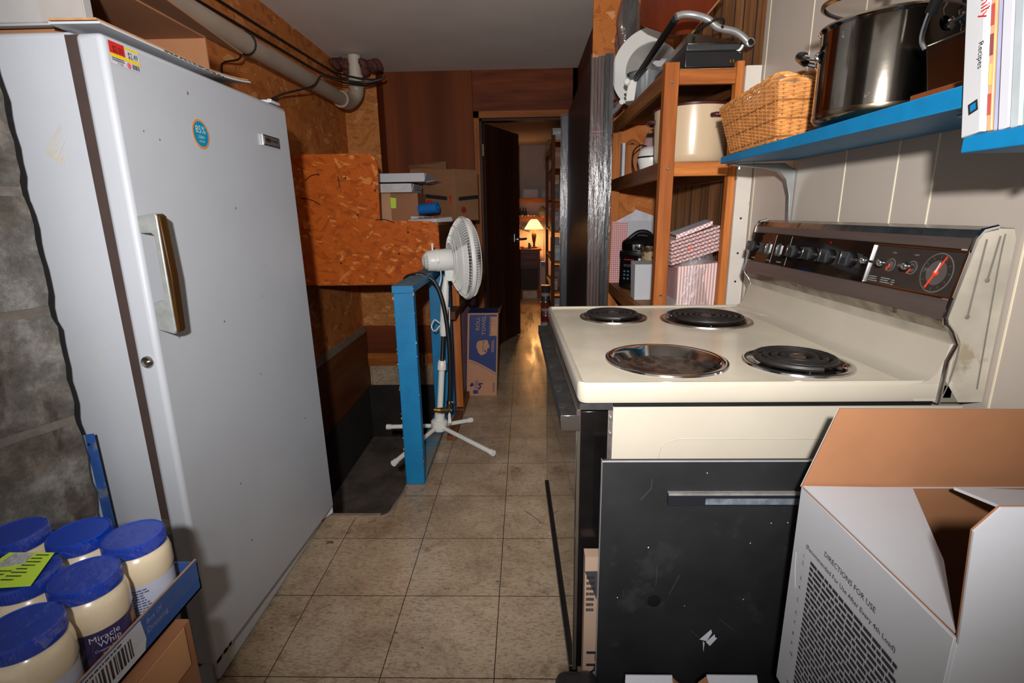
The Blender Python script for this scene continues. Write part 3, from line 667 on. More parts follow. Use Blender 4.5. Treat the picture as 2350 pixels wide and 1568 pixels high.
m.text('Box Of', .011, (xx+.0005, .632, .617), (0, 1, 0), (0, 0, 1), 2); m.text('Dressing', .013, (xx+.0005, .630, .602), (0, 1, 0), (0, 0, 1), 2)
m.build('tray_label', [CARD_WHITE, PRINT_K, M('pale_blue_print', S(120, 140, 180))], t)
LID = M('blue_lid', S(0, 52, 160), .3, 0, .05, 5)
MAYO = M('dressing', S(232, 214, 180), .25, 0, .03, 3, coat=.6)
LBL_N = M('navy_label', S(44, 34, 84), .4, 0, .08); LBL_W = M('white_label', S(190, 196, 214), .45, 0, .05)
def jar(loc, label, front, white):
    """lidded jar; front = angle the navy front label faces, white = draw nutrition side"""
    t = thing('dressing_jar', label, 'jar', loc, 'jars of dressing in the blue tray')
    x, y, z = loc; R_ = .0455
    m = MB(); m.lathe([(0, 0), (.040, 0), (.0435, .004), (.0435, .075), (R_, .080), (R_, .104), (.0435, .114), (.037, .121), (.037, .128)], (x, y, z), 40); m.build('jar_body', MAYO, t)
    m = MB(); n_ = 72
    prof = [(.0405, .120), (.0418, .1215), (.0418, .1375), (.0412, .1405), (.0400, .1415), (.0388, .1402)]
    m.lathe(prof+[(0, .1402)], (x, y, z), n_); 
    for k in range(60):
        a = 2*PI*k/60; m.box((x+.0416, y-.0008, z+.1225), (x+.0423, y+.0008, z+.136), 0, RZ(a), (x, y, z+.13))
    m.build('lid', LID, t, smooth=24)
    m = MB(); m.lathe([(.0439, .006), (.0439, .074)], (x, y, z), 24, 0, a0=front-1.15, a1=front+1.15)
    m.lathe([(.0439, .006), (.0439, .074)], (x, y, z), 24, 1, a0=front+1.15, a1=front+2*PI-1.15)
    m.wraptext('Miracle', .0125, (x, y), .0443, front-.1, z+.060, 2); m.wraptext('Whip', .0125, (x, y), .0443, front, z+.050, 2)
    m.wraptext("Creamy & Tangy", .0055, (x, y), .0443, front, z+.043, 2); m.wraptext("Dressing", .006, (x, y), .0443, front, z+.036, 2)
    for k, (w_, s_) in enumerate(((1.45, 4), (2.3, 5), (-1.7, 6))):
        rd = random.Random(s_)
        for i in range(13):
            a = front+w_; e = a+rd.uniform(.45, .65)
            while a < e:
                b_ = a+rd.uniform(.05, .14); zz = z+.068-i*.0045
                m.add([(x+.0443*math.cos(q), y+.0443*math.sin(q), w) for q, w in ((a, zz), (b_, zz), (b_, zz-.002), (a, zz-.002))], [(0, 1, 2, 3)], 3); a = b_+.03
    b_ = front+.78; m.add([(x+.0444*math.cos(q), y+.0444*math.sin(q), w) for q, w in ((b_, z+.05), (b_+.25, z+.052), (b_+.25, z+.07), (b_, z+.068))], [(0, 1, 2, 3)], 4)
    m.build('wrap_label', [LBL_N, LBL_W, PRINT_W, M('label_ink', S(70, 72, 120)), M('bread_print', S(190, 130, 80))], t)
JZ = TZ+.0045
# positions measured from the lid tops
jar((-.6165, .700, JZ), 'jar of dressing at the far right corner of the tray showing its white back label', 2.6, 1)
jar((-.6165, .6075, JZ), 'jar of dressing with its navy front label facing out, middle of the right row', -.55, 0)
jar((-.6165, .514, JZ), 'jar of dressing nearest the camera in the right row of the tray', 2.3, 1)
jar((-.708, .706, JZ), 'jar of dressing with a bare blue lid showing through the torn wrap', 1.9, 1)
jar((-.705, .610, JZ), 'jar of dressing under the yellow green sticker', 2.0, 1)
jar((-.812, .706, JZ), 'jar of dressing at the far left corner under crumpled wrap', 1.0, 1)
jar((-.800, .610, JZ), 'jar of dressing at the left frame edge behind the green stickered jar', 1.0, 1)
lids = [(-.614, .70), (-.612, .6075), (-.612, .514), (-.708, .706), (-.705, .61), (-.812, .706), (-.80, .61)]
def wrapz(x, y):
    z = .655
    for lx, ly in lids:
        d = math.hypot(x-lx, y-ly); z = max(z, .7245-max(0, d-.041)*.75)
    return z+.0012*noise.noise(Vector((x*60, y*60, 0)))
m = MB(); nx_, ny_ = 56, 66; vs_ = []; fs = []
for i in range(nx_+1):
    for j in range(ny_+1):
        x = -.855+.291*i/nx_; y = .46+.296*j/ny_; vs_.append((x, y, wrapz(x, y)))
for i in range(nx_):
    for j in range(ny_):
        x = -.855+.291*(i+.5)/nx_; y = .46+.296*(j+.5)/ny_
        if math.hypot((x+.708)/1.05, y-.712) < .046+.004*noise.noise(Vector((x*90, y*90, 1))): continue
        q = i*(ny_+1)+j; fs.append((q, q+ny_+1, q+ny_+2, q+1))
m.add(vs_, fs)
vs_ = []; fs = []
for j in range(ny_+1):
    y = .46+.296*j/ny_; zt = wrapz(-.564, y)
    for k in range(7): vs_.append((-.564+.004*math.sin(k/6*PI)-.001*0, y, zt+(.60-zt)*k/6))
for j in range(ny_):
    for k in range(6): q = j*7+k; fs.append((q, q+1, q+8, q+7))
m.add(vs_, fs)
tag(m.build('shrink_wrap', FILM_W, smooth=80), 'clear shrink wrap stretched over the blue lidded jars', 'plastic wrap')
m = MB(); q = [(-.762, .648, .7268), (-.694, .648, .7268), (-.664, .578, .7268), (-.704, .574, .7268), (-.762, .58, .7268)]
m.sheet(q, .0004, 0); m.sheet([(-.752, .646, .7274), (-.722, .6465, .7274), (-.716, .622, .7274), (-.752, .612, .7274)], .0003, 1)
m.words((-.716, .643, .7277), (1, 0, 0), (0, 1, 0), .022, .06, 8, 2, 5, .35); m.words((-.755, .608, .7277), (1, 0, 0), (0, 1, 0), .04, .028, 4, 2, 6, .35)
tag(m.build('sticker', [GREEN_LABEL, M('sticker_grey', S(170, 172, 176), .5, 0, .3, 200), PRINT_K], smooth=0), 'yellow green handwritten sticker on the shrink wrap over the jars', 'sticker')
# carton under the tray
t = thing('brown_carton', 'brown cardboard carton under the blue jar tray', 'carton', (-.72, .50, 0))
m = MB(); m.box((-.90, .30, 0), (-.548, .695, .571)); m.build('carton_body', CARD, t, bevel=.003)
m = MB(); m.box((-.546, .30, .50), (-.5445, .675, .5705)); m.build('side_flap', M('cardboard_light', S(186, 134, 92), .75, 0, .06), t)

# ================================================================== electric range (built in its own frame: u depth, v width)
SHEAR = .027; SO = Vector((.102, .85, 0))   # the old range stands slightly racked against the wall
t = thing('electric_range', 'cream electric range with chrome backguard and four burner wells, one without its coil', 'stove', SO, local=True)
def loc(p):   # world -> stove frame
    q = Vector(p)-SO; return Vector((q.x+SHEAR*q.y, q.y, q.z))
m = MB(); m.box((.052, .012, .31), (.655, .748, .866), 0)
for v0 in (.012, .736): m.box((.052, v0, .06), (.655, v0+.012, .31), 0)
m.box((.60, .024, .06), (.655, .736, .31), 0)
for u in (.08, .62):
    for v in (.04, .71): m.cyl((u, v, 0), (u, v, .06), .015, n=10, m=2)
g = [(.60, .0115, .50)]
for k in range(7): a = PI/2*k/6; g.insert(0, (0, 0, 0)) if False else None
path = [(.62, .0115, .805), (.17, .0115, .805), (.150, .0115, .800), (.139, .0115, .788), (.136, .0115, .77), (.136, .0115, .40)]
m.tube(path, .0011, 4, 1, smooth=False)
m.build('body', [CREAM, M('groove_shadow', S(176, 165, 148), .5), BLACK], t, bevel=.004)
m = MB(); m.box((.044, .016, .30), (.054, .030, .872), 0); m.box((.052, .010, .868), (.60, .020, .876), 1)
for z in (.845, .815): m.cyl((.049, .0155, z), (.049, .012, z), .004, n=8, m=0)
m.build('front_frame', [STEEL, BLACK], t, bevel=.001)
# cooktop with round openings
U0, U1, V0, V1, ZT = -.012, .560, 0, .752, .915
bur = []
for px, py, r in ((1407, 727, .094), (1619, 733, .119), (1527, 824, .119), (1828, 831, .098)):
    c = loc(P(px, py, 2, .912)); bur.append((c.x, c.y, r))
outer = [Vector((U0+.012, V0+.012, 0)), Vector((U1+.06, V0+.012, 0)), Vector((U1+.06, V1-.012, 0)), Vector((U0+.012, V1-.012, 0))]
holes = [[Vector((u+(r-.008)*math.cos(2*PI*k/40), v+(r-.008)*math.sin(2*PI*k/40), 0)) for k in range(40)][::-1] for u, v, r in bur]
tri = geometry.tessellate_polygon([outer]+holes); allp = outer+[p for h_ in holes for p in h_]
m = MB(); m.add([(p.x, p.y, ZT-.005) for p in allp], tri, 0)
# rounded outer skirt and raised rim on three sides (profile swept round a rectangle)
prof = [(.012, -.005), (.009, -.001), (.004, 0), (.0012, -.003), (0, -.008), (0, -.030), (.003, -.037)]
def sweep(prof, corners, r_, mi):
    vs_ = []; L = len(prof)
    for (cx, cy, nx_, ny_) in corners:
        for d, h_ in prof: vs_.append((cx+nx_*(r_-d), cy+ny_*(r_-d), ZT+h_))
    fs = []
    for i in range(len(corners)-1):
        for k in range(L-1): q = i*L+k; fs.append((q, q+1, q+L+1, q+L))
    m.add(vs_, fs, mi)
R_ = .018; cs = []
cs.append((U1+.06, V0+R_, 0, -1)); 
for k in range(7): a = -PI/2-PI/2*k/6; cs.append((U0+R_, V0+R_, math.cos(a), math.sin(a)))
for k in range(7): a = PI-PI/2*k/6; cs.append((U0+R_, V1-R_, math.cos(a), math.sin(a)))
cs.append((U1+.06, V1-R_, 0, 1)); sweep(prof, cs, R_, 1)
# low cream splash sweeping up at the back
sp = [(.548, .9102), (.566, .9115), (.580, .917), (.590, .928), (.596, .945), (.601, .965), (.603, .979), (.609, .980), (.612, .975), (.612, .879), (.56, .879)]
m.prism(sp, 1, V0+.0005, V1-.0005, 1)
m.build('cooktop', [CREAM_TOP, CREAM], t, smooth=35)
# drip bowls
for i, (u, v, r) in enumerate(bur):
    m = MB(); z = ZT-.005
    m.lathe([(r, .0), (r-.001, .0035), (r-.006, .0048), (r-.013, .003), (r-.018, -.004), (r-.026, -.017), (r*.45, -.026), (.018, -.027), (.0, -.027)], (u, v, z), 48, ms=[0, 0, 0, 0, 0, 1, 1, 1])
    if i == 2: m.box((u+r-.045, v-.02, z-.012), (u+r-.022, v+.012, z-.006), 2, RZ(-.6))
    b_ = m.build('drip_bowl', [CHROME_DIRTY if i < 2 else CHROME, M('bowl_stain_%d' % i, S(96, 84, 74) if i == 2 else S(60, 48, 38), .35, .8, .35, 40, spots=(S(60, 44, 34), 30, .5)), BLACK], t)
    if i == 2: b_['label'] = 'empty drip bowl without coil'
for i, turns in ((0, 3.6), (1, 5.3), (3, 3.6)):
    u, v, r = bur[i]; z = ZT+.006; rc = r-.020; pts = []
    n = int(turns*22)
    for k in range(n+1):
        a = 2*PI*turns*k/n; rr = .020+(rc-.020)*k/n; pts.append((u+rr*math.cos(a+1), v+rr*math.sin(a+1), z))
    m = MB(); m.tube([(p[0], p[1], p[2]) for p in pts], .0052 if i == 1 else .0060, 8, 0, smooth=False)
    m.lathe([(0, .003), (.014, .003), (.016, .0), (.014, -.006), (0, -.006)], (u, v, z), 20, 1)
    for a in (.3, 2.4, 4.5): m.box((u+.012, v-.0012, z-.012), (u+rc, v+.0012, z-.006), 2, RZ(a), (u, v, z))
    m.tube([(u+rc*math.cos(1), v+rc*math.sin(1), z-.004), (u+rc*.98, v+.02, z-.012), (u+rc+.008, v, z-.018)], .005, 6, 0)
    m.build('burner_coil', [COIL, M('coil_hub_%d' % i, S(96, 70, 54), .5, .4, .2), CHROME_DIRTY], t)
# backguard console
CZ = [(.596, .876), (.600, .960), (.609, .979), (.600, 1.000), (.5905, 1.012), (.5875, 1.019), (.612, 1.152), (.620, 1.163), (.640, 1.168), (.668, 1.166), (.674, 1.150), (.676, .876)]
m = MB(); m.prism(CZ, 1, .002, .750, 0); m.build('backguard', STAINED, t, smooth=30)
def vl(px, py, u=.600):
    """width coordinate on the console face seen at a photo position"""
    o = loc((0, 0, CAMZ)); d = loc(P(px, py, 0, .7))-o; return (o+d*((u-o.x)/d.x)).y
fu = lambda z, o=0: .5875+(z-1.019)*(.612-.5875)/(1.152-1.019)-o
def face(m, v0, v1, z0, z1, th, mi, o=0):
    m.hexa([(fu(z0, o+th), v0, z0), (fu(z0, o), v0, z0), (fu(z0, o), v1, z0), (fu(z0, o+th), v1, z0)], [(fu(z1, o+th), v0, z1), (fu(z1, o), v0, z1), (fu(z1, o), v1, z1), (fu(z1, o+th), v1, z1)], mi)
m = MB(); face(m, .004, .748, 1.020, 1.052, .003, 0); face(m, .004, .748, 1.135, 1.1515, .003, 0); m.prism([(.6095, 1.150), (.6185, 1.1645), (.640, 1.1695), (.668, 1.1675), (.668, 1.1655), (.640, 1.167), (.6205, 1.1625), (.612, 1.150)], 1, .002, .750, 1)
m.prism([(.5865, 1.020), (.5895, 1.011), (.600, .9985), (.6025, 1.000), (.592, 1.0135), (.590, 1.020)], 1, .002, .750, 1)
m.build('chrome_bands', [STEEL, CHROME_DIRTY], t, smooth=30)
m = MB(); face(m, .020, .742, 1.053, 1.134, .0035, 0); m.build('control_panel', BLACK_GLASS, t, bevel=.001)
for v in (.0, .752):
    m = MB(); m.tube([(fu(0)*0+.600, v, .876), (.602, v, .95), (.612, v, .979), (.600, v, 1.002), (.589, v, 1.014), (.586, v, 1.024), (.610, v, 1.150), (.619, v, 1.164), (.640, v, 1.169)], .0042, 8, 0, smooth=False); m.build('end_trim', CHROME, t)
m = MB()
for z0, z1, u, b in ((1.155, 1.085, .648, 1), (1.15, 1.025, .628, 1)): m.tube([(u, .0005, z0), (u-.003, .0005, (z0+z1)/2), (u-.006, .0005, z1)], .0013, 5, 0); m.lathe([(.004, 0), (0, .001)], (u-.006, .0008, z1), 10, 0, (0, -1, 0))
m.tube([(.655, .0008, 1.158), (.655, .0008, 1.10), (.662, .0008, .90)], .001, 5, 0); m.tube([(.606, .0008, 1.0), (.618, .0008, .978), (.616, .0008, .93), (.606, .0008, .885)], .0014, 5, 0)
m.prism([(.600, .877), (.634, .877), (.603, .92)], 1, .0, .001, 0)
m.build('side_seam', M('seam_grey', S(110, 104, 94), .6), t)
# knobs
kn = [(1733, 577, .015), (1825, 590, .016), (1862, 594, .016), (1903, 598, .017), (1951, 605, .017)]
ud = Vector((fu(1.152)-fu(1.019), 0, .133)).normalized(); nd = Vector((-ud.z, 0, ud.x)); vd = Vector((0, -1, 0))
for px, py, r in kn:
    q = Vector((0, vl(px, py), 0)); z = 1.094; v = q.y; c = Vector((fu(z, .0036), v, z))
    m = MB(); m.lathe([(r, 0), (r, .006), (r-.002, .008), (0, .008)], c, 28, 0, nd)
    a = c+nd*.006; 
    for s_ in (0,): m.hexa([a-vd*.0062-ud*r*.95, a+vd*.0062-ud*r*.95, a+vd*.0062+ud*r*.95, a-vd*.0062+ud*r*.95], [x_+nd*.017 for x_ in (a-vd*.0052-ud*r*.85, a+vd*.0052-ud*r*.85, a+vd*.0052+ud*r*.85, a-vd*.0052+ud*r*.85)], 0)
    b_ = a+nd*.0172; m.hexa([b_+vd*.002-ud*r*.8, b_+vd*.0045-ud*r*.8, b_+vd*.0045+ud*r*.8, b_+vd*.002+ud*r*.8], [x_+nd*.0006 for x_ in (b_+vd*.002-ud*r*.8, b_+vd*.0045-ud*r*.8, b_+vd*.0045+ud*r*.8, b_+vd*.002+ud*r*.8)], 1); m.hexa([a-vd*.0068-ud*r*.9, a-vd*.006-ud*r*.9, a-vd*.006+ud*r*.9, a-vd*.0068+ud*r*.9], [x_+nd*.016 for x_ in (a-vd*.0058-ud*r*.8, a-vd*.0052-ud*r*.8, a-vd*.0052+ud*r*.8, a-vd*.0058+ud*r*.8)], 1)
    k = m.build('knob', [BLACK, CHROME], t, bevel=.001)
    m = MB(); o_ = c-nd*.0001
    for j in range(17):
        an = -2.2+4.4*j/16; e1 = o_+(ud*math.cos(an)+vd*math.sin(an))*(r+.003); e2 = o_+(ud*math.cos(an)+vd*math.sin(an))*(r+(.007 if j % 4 == 0 else .005)); w_ = (ud*-math.sin(an)+vd*math.cos(an))*.0004
        m.add([e1-w_, e1+w_, e2+w_, e2-w_], [(0, 1, 2, 3)], 0)
    m.text('OFF', .0045, o_+ud*(r+.009), vd, ud, 0, 'CENTER'); m.text('MED', .004, o_-ud*(r+.010), vd, ud, 0, 'CENTER')
    m.add([o_-ud*(r+.014)+vd*a_+ud*b2 for a_, b2 in ((-.003, 0), (.003, 0), (.003, -.006), (-.003, -.006))], [(0, 1, 2, 3)], 0)
    kk = m.build('knob_markings', PRINT_W, t); kk['kind'] = 'stuff'
for px, py in ((1762, 577), (1787, 577)):
    q = Vector((0, vl(px, py), 0)); c = Vector((fu(1.094, .0036), q.y, 1.094))
    m = MB(); a = [c+vd*x_+ud*y_ for x_, y_ in ((-.006, -.017), (.006, -.017), (.006, .017), (-.006, .017))]; m.hexa(a, [a[0]+nd*.008, a[1]+nd*.008, a[2]+nd*.002, a[3]+nd*.002], 0)
    m.hexa([c+vd*x_+ud*y_+nd*.003 for x_, y_ in ((.0062, -.012), (.0068, -.012), (.0068, .012), (.0062, .012))], [c+vd*x_+ud*y_+nd*.009 for x_, y_ in ((.0062, -.012), (.0068, -.012), (.0068, .012), (.0062, .012))], 1)
    m.build('rocker_switch', [BLACK, CHROME], t, bevel=.0005)
m = MB()
for px in (1775, 1810): q = Vector((0, vl(px, 590), 0)); face(m, q.y-.0005, q.y+.0005, 1.056, 1.131, .0002, 0, .0036)
for px, s_ in ((1768, 'PRE CLEAN'), (1792, 'OVEN LIGHT'), (1733, 'OVEN TEMP')): q = Vector((0, vl(px, 590), 0)); m.text(s_, .0042, (fu(1.061, .0038), q.y+.006, 1.061), vd, ud, 0, 'LEFT')
m.build('panel_markings', PRINT_W, t)
m = MB()
for px in (1748, 1773, 1903): q = Vector((0, vl(px, 560), 0)); m.lathe([(.0022, 0), (0, .001)], (fu(1.125, .0038), q.y, 1.125), 10, 0, nd)
m.build('indicator_light', M('red_lens', S(170, 16, 14), .3), t)
# clock timer window
va, vb = vl(1996, 620), vl(2214, 625)
m = MB(); z0, z1 = 1.0555, 1.1325
face(m, va-.0025, va, z0, z1, .004, 0, .0036); face(m, vb, vb+.0035, z0, z1, .003, 0, .0036); face(m, vb, va, z1-.003, z1, .004, 0, .0036); face(m, vb, va, z0, z0+.002, .003, 0, .0036); face(m, vb, va, z0, z1, .0004, 1, .0036)
m.build('timer_frame', [CHROME, M('timer_face', S(46, 42, 40), .25)], t)
zc = 1.094; cd = vl(2152, 632)
def dial(v, z, r, ang, L, mi=0):
    c = Vector((fu(z, .0042), v, z)); m = MB(); m.lathe([(r, 0), (r-.001, .0003), (r-.0022, .0003), (r-.0022, 0)], c, 40, 1, nd); m.lathe([(r*.62, .0001), (0, .0003)], c, 30, 2, nd)
    for j in range(12):
        an = j*PI/6; w_ = (ud*-math.sin(an)+vd*math.cos(an))*.0005; rad = ud*math.cos(an)+vd*math.sin(an); e1 = c+nd*.0004+rad*(r*.72); e2 = c+nd*.0004+rad*(r*.86); m.add([e1-w_, e1+w_, e2+w_, e2-w_], [(0, 1, 2, 3)], 1)
    return m.build('dial', [BLACK, M('dial_ring', S(88, 84, 80), .4), M('dial_face', S(78, 74, 72), .3)], t), c
dl_, c = dial(cd, 1.092, .034, 0, 0)
m = MB()
def hand(m, c, an, L, w, back=.25, h_=.0012, mi=0):
    rad = ud*math.cos(an)+vd*math.sin(an); sd = ud*-math.sin(an)+vd*math.cos(an); q = [c+nd*h_+x_ for x_ in (-rad*L*back-sd*w, -rad*L*back+sd*w, rad*L+sd*w*.7, rad*L-sd*w*.7)]
    m.hexa(q, [x_+nd*.0006 for x_ in q], mi)
hand(m, c, .42, .031, .0016, .95); m.lathe([(.005, .0008), (.005, .002), (0, .0022)], c, 16, 0, nd); m.build('clock_hand', ORANGE_RED, t)
m = MB(); hand(m, c, .25, .018, .0012, 0, .0022); m.build('hour_hand', PRINT_W, t)
for px in (2045, 2095):
    v = vl(px, 620); d_, c2 = dial(v, 1.095, .0125, 0, 0)
    m = MB(); hand(m, c2, PI+.5, .013, .0013, .1); m.build('dial_pointer', ORANGE_RED, t)
for px, py in ((2003, 607), (2044, 610), (2103, 616)):
    v = vl(px, py); c = Vector((fu(1.096, .0040), v, 1.096)); m = MB(); m.cyl(c, c+nd*.022, .0022, n=8); m.lathe([(.0022, .012), (.0065, .013), (.0075, .017), (.0065, .022), (.003, .025), (0, .0255)], c, 20, 0, nd); m.build('timer_knob', CHROME, t)
m = MB(); 
for k in range(2): m.words((fu(1.070, .0044), va-.012-k*.034, 1.070), vd, ud, .028, .012, 3, 0, 4+k, .45)
m.words((fu(1.068, .0044), va-.075, 1.069), vd, ud, .010, .012, 3, 0, 9, .45)
m.text('STOP', .004, (fu(1.118, .0044), vl(2045, 620)+.004, 1.116), vd, ud, 0); m.text('START', .004, (fu(1.118, .0044), vl(2095, 620)+.004, 1.116), vd, ud, 0)
m.build('timer_print', M('timer_ink', S(140, 138, 136), .6), t)
m = MB(); m.text('HOTPOINT', .0055, (fu(1.036, .0033), vl(2040, 690), 1.034), vd, ud, 0); m.build('brand_mark', PRINT_K, t)
# oven door, handle
m = MB(); m.box((-.006, .004, .315), (.042, .748, .862), 0); m.box((-.0135, .002, .31), (-.006, .750, .866), 1); m.box((-.0145, .001, .312), (-.012, .0035, .862), 2); m.box((-.0145, .7485, .312), (-.012, .751, .862), 2)
m.box((-.020, .004, .300), (-.003, .748, .318), 3)
od = m.build('oven_door', [M('door_side', S(58, 54, 54), .16, .9, .35, 8), OVEN_GLASS, CHROME, BLACK], t, bevel=.002)
m = MB(); m.box((-.041, -.002, .829), (-.010, .742, .857), 0); m.box((-.042, -.0035, .8285), (-.009, -.002, .8575), 1); m.box((-.042, .742, .8285), (-.009, .7435, .8575), 1)
for v in (.05, .68): m.box((-.012, v, .832), (-.005, v+.03, .850), 1)
h_ = m.build('oven_handle', [BLACK_DUST, CHROME], od, bevel=.003); h_['label'] = 'black handle with chrome ends'
m = MB(); m.box((-.008, .006, .864), (.05, .746, .876)); m.build('door_vent', BLACK_DUST, t)

# black drawer front leaning by the range ---------------------------------------
t = thing('metal_sheet', 'flat black appliance panel standing against the near side of the cream range', 'panel', (.42, .80, 0))
m = MB(); m.box((.1265, .796, 0), (.72, .806, .796), 0); m.build('face', BLACK_BOARD, t, bevel=.0015)
m = MB(); m.box((.238, .788, .718), (.60, .7955, .738), 0); m.box((.238, .787, .737), (.60, .7955, .741), 1); m.box((.30, .7872, .720), (.60, .7879, .731), 2); m.build('handle_rail', [M('rail_black', S(30, 30, 36), .3), M('rail_grey', S(120, 118, 114), .4, 0, .2, 60), M('tape_grey', S(92, 100, 108), .6, 0, .35, 60)], t)
m = MB(); a = P(1625, 1465, 1, .7955)
m.add([P(*c, 1, .7955) for c in ((1605, 1468), (1632, 1445), (1634, 1453), (1622, 1472))], [(0, 1, 2, 3)]); m.add([P(*c, 1, .7955) for c in ((1620, 1474), (1640, 1456), (1641, 1463), (1646, 1465), (1629, 1483))], [(0, 1, 2, 3, 4)]); m.add([P(*c, 1, .7955) for c in ((1613, 1472), (1617, 1476), (1614, 1497))], [(0, 1, 2)])
m.build('tape_scrap', PAPER, t)
m = MB(); c = P(1501, 1380, 1, .7954); m.lathe([(.0125, 0), (0, .0003)], c, 24, 0, (0, -1, 0)); m.build('dark_spot', BLACK, t)
m = MB(); m.box((.1262, .7955, .0), (.1268, .8062, .7965), 0); m.box((.1262, .7953, .7945), (.72, .7975, .7966), 0); m.build('edge_trim', M('pale_edge', S(140, 140, 145), .4), t)
# thin carton behind it
t = thing('printed_carton', 'flattened brown carton with black printing in the gap between range and black panel', 'carton', (.3, .83, 0))
m = MB(); m.box((.104, .812, 0), (.40, .836, .60), 0); m.build('carton_body', M('dull_card', S(150, 126, 108), .8, 0, .05), t)
m = MB(); 
m.add([(.1035, .812, .57), (.1035, .836, .60), (.1265, .8115, .51), (.1265, .8115, .57)], [(0, 1, 3, 2)], 0)
m.text('FRYER', .05, (.110, .8112, .40), (0, 0, -1), (1, 0, 0), 0, sx=1.2); m.words((.107, .8112, .56), (1, 0, 0), (0, 0, 1), .018, .08, 7, 0, 3); m.text('OIL', .045, (.108, .8112, .24), (0, 0, -1), (1, 0, 0), 0, sx=1.3)
m.build('black_printing', PRINT_K, t)

# ================================================================== white open carton in the foreground
t = thing('white_carton', 'open white cardboard carton printed with directions, brown inside, in front of the black panel', 'carton', (.585, .56, .46))
X0, X1, Y0, Y1, Z0, Z1 = .405, .765, .42, .70, .46, .803
m = MB(); c_ = .004
m.box((X0, Y0, Z0), (X0+c_, Y1, Z1), 0); m.box((X1-c_, Y0, Z0), (X1, Y1, Z1), 0); m.box((X0+c_, Y0, Z0), (X1-c_, Y0+c_, Z1), 0); m.box((X0+c_, Y1-c_, Z0), (X1-c_, Y1, Z1), 0); m.box((X0+c_, Y0+c_, Z0), (X1-c_, Y1-c_, Z0+c_), 0)
m.box((X0+c_, Y1-c_-.001, Z0+c_), (X1-c_, Y1-c_, Z1), 1); m.box((X1-c_-.001, Y0+c_, Z0+c_), (X1-c_, Y1-c_-.001, Z1), 1)
m.build('carton_body', [CARD_WHITE, CARD], t, bevel=.0012)
def flap(nm, pts, th, outer, inner, lab=None):
    m = MB(); m.sheet(pts, th/2, inner); p = [Vector(q) for q in pts]; nn = (p[1]-p[0]).cross(p[2]-p[0]).normalized()*th/2
    m.sheet([q-nn*1.0 for q in p], th/2, outer); o = m.build(nm, [CARD_WHITE, CARD, CARD_EDGE], t, smooth=30)
    if lab: o['label'] = lab
    return o
flap('far_flap', [(X0, Y1-.001, Z1), (X1+.0, Y1-.001, Z1), (X1+.005, Y1+.012, .918), (.452, Y1+.012, .921)], .004, 0, 1, 'brown inside of the raised far flap')
flap('left_flap', [(X0, Y1-.004, Z1), (.561, Y1-.006, Z1-.002), (.493, .545, Z1-.012), (X0+.004, Y0+.004, Z1)], .004, 0, 1, 'white folded left flap')
flap('right_flap', [(X1, Y1-.02, Z1), (X1, Y0+.02, Z1), (.66, .54, Z1+.012), (.59, .66, Z1+.018)], .004, 0, 0)
a = P(2240, 1215, 1, Y0-.006); b_ = P(2290, 1160, 1, Y0-.008)
flap('near_flap', [(X0+.003, Y0+.001, Z1-.004), (a.x-.005, Y0-.006, a.z), (b_.x, Y0-.008, b_.z), (X1, Y0-.008, b_.z+.002), (X1, Y0+.001, Z1-.004)], .004, 0, 1, 'white near flap standing upright')
m = MB(); xx = X0-.0006; L = (0, -1, 0); Zv = (0, 0, 1)
m.text('DIRECTIONS FOR USE', .0108, (xx, .625, .742), L, Zv, 0); m.text('(Recommended For Use After Every 4th Load)', .0098, (xx, .668, .724), L, Zv, 0)
nums = [.706, .694, .668, .652, .630, .608, .590, .570, .552, .534]
for i, z in enumerate(nums): m.text('%d.' % (i+1), .0082, (xx, .672, z), L, Zv, 0)
m.words((xx, .652, .713), L, Zv, .21, .215, 25, 0, 12, .60, .009)
m.text('WARNING: READ ALL', .008, (xx, .67, .482), L, Zv, 0); m.words((xx, .662, .476), L, Zv, .2, .012, 1, 0, 5, .5)
o = m.build('printed_directions', M('soft_black_print', S(48, 45, 50), .7), t)
m = MB()   # crease and scuffs
m.tube([(xx, .69, .70), (xx, .687, .67), (xx, .68, .645)], .0003, 4)
m.build('crease', M('crease_white', S(200, 199, 202), .6), t)
t = thing('brown_carton', 'tall brown cardboard carton standing beneath the white directions carton', 'carton', (.60, .55, 0))
m = MB(); m.box((.435, .425, 0), (.765, .69, .457)); m.build('carton_body', CARD, t, bevel=.003)
# small white open boxes and black case at the bottom edge
for k, (px0, px1, lab) in enumerate(((1435, 1545, 'left of two small open white boxes at the foot of the black panel'), (1622, 1740, 'right of two small open white boxes, beside the directions carton'))):
    a = P(px0, 1553, 1, .70); b_ = P(px1, 1553, 1, .70); z = a.z
    t = thing('white_box', lab, 'box', ((a.x+b_.x)/2, .62, 0), 'small white boxes on the black case')
    m = MB(); m.box((a.x, .54, .302), (a.x+.003, .70, z-.012)); m.box((b_.x-.003, .54, .302), (b_.x, .70, z-.012)); m.box((a.x, .54, .302), (b_.x, .543, z-.03)); m.box((a.x, .697, .302), (b_.x, .70, z-.01)); m.box((a.x, .54, .302), (b_.x, .70, .303)); m.build('box_body', CARD_WHITE, t)
    m = MB(); m.sheet([(a.x, .698, z-.012), (b_.x, .698, z-.012), (b_.x-.001, .702, z), (a.x+.001, .702, z)], .003); m.build('far_flap', CARD_WHITE, t)
    s_ = 1 if k == 0 else -1; e = b_.x if k == 0 else a.x
    m = MB(); m.sheet([(e, .70, z-.002), (e, .58, z-.02), (e+s_*.018, .57, z-.035), (e+s_*.012, .70, z-.014)], .003); m.build('side_flap', CARD, t)
t = thing('black_case', 'black plastic case on the floor at the foot of the black panel', 'case', (.26, .62, 0))
m = MB(); m.box((.062, .44, 0), (.40, .735, .30), 0); m.build('case_body', BLACK, t, bevel=.03, bseg=4)
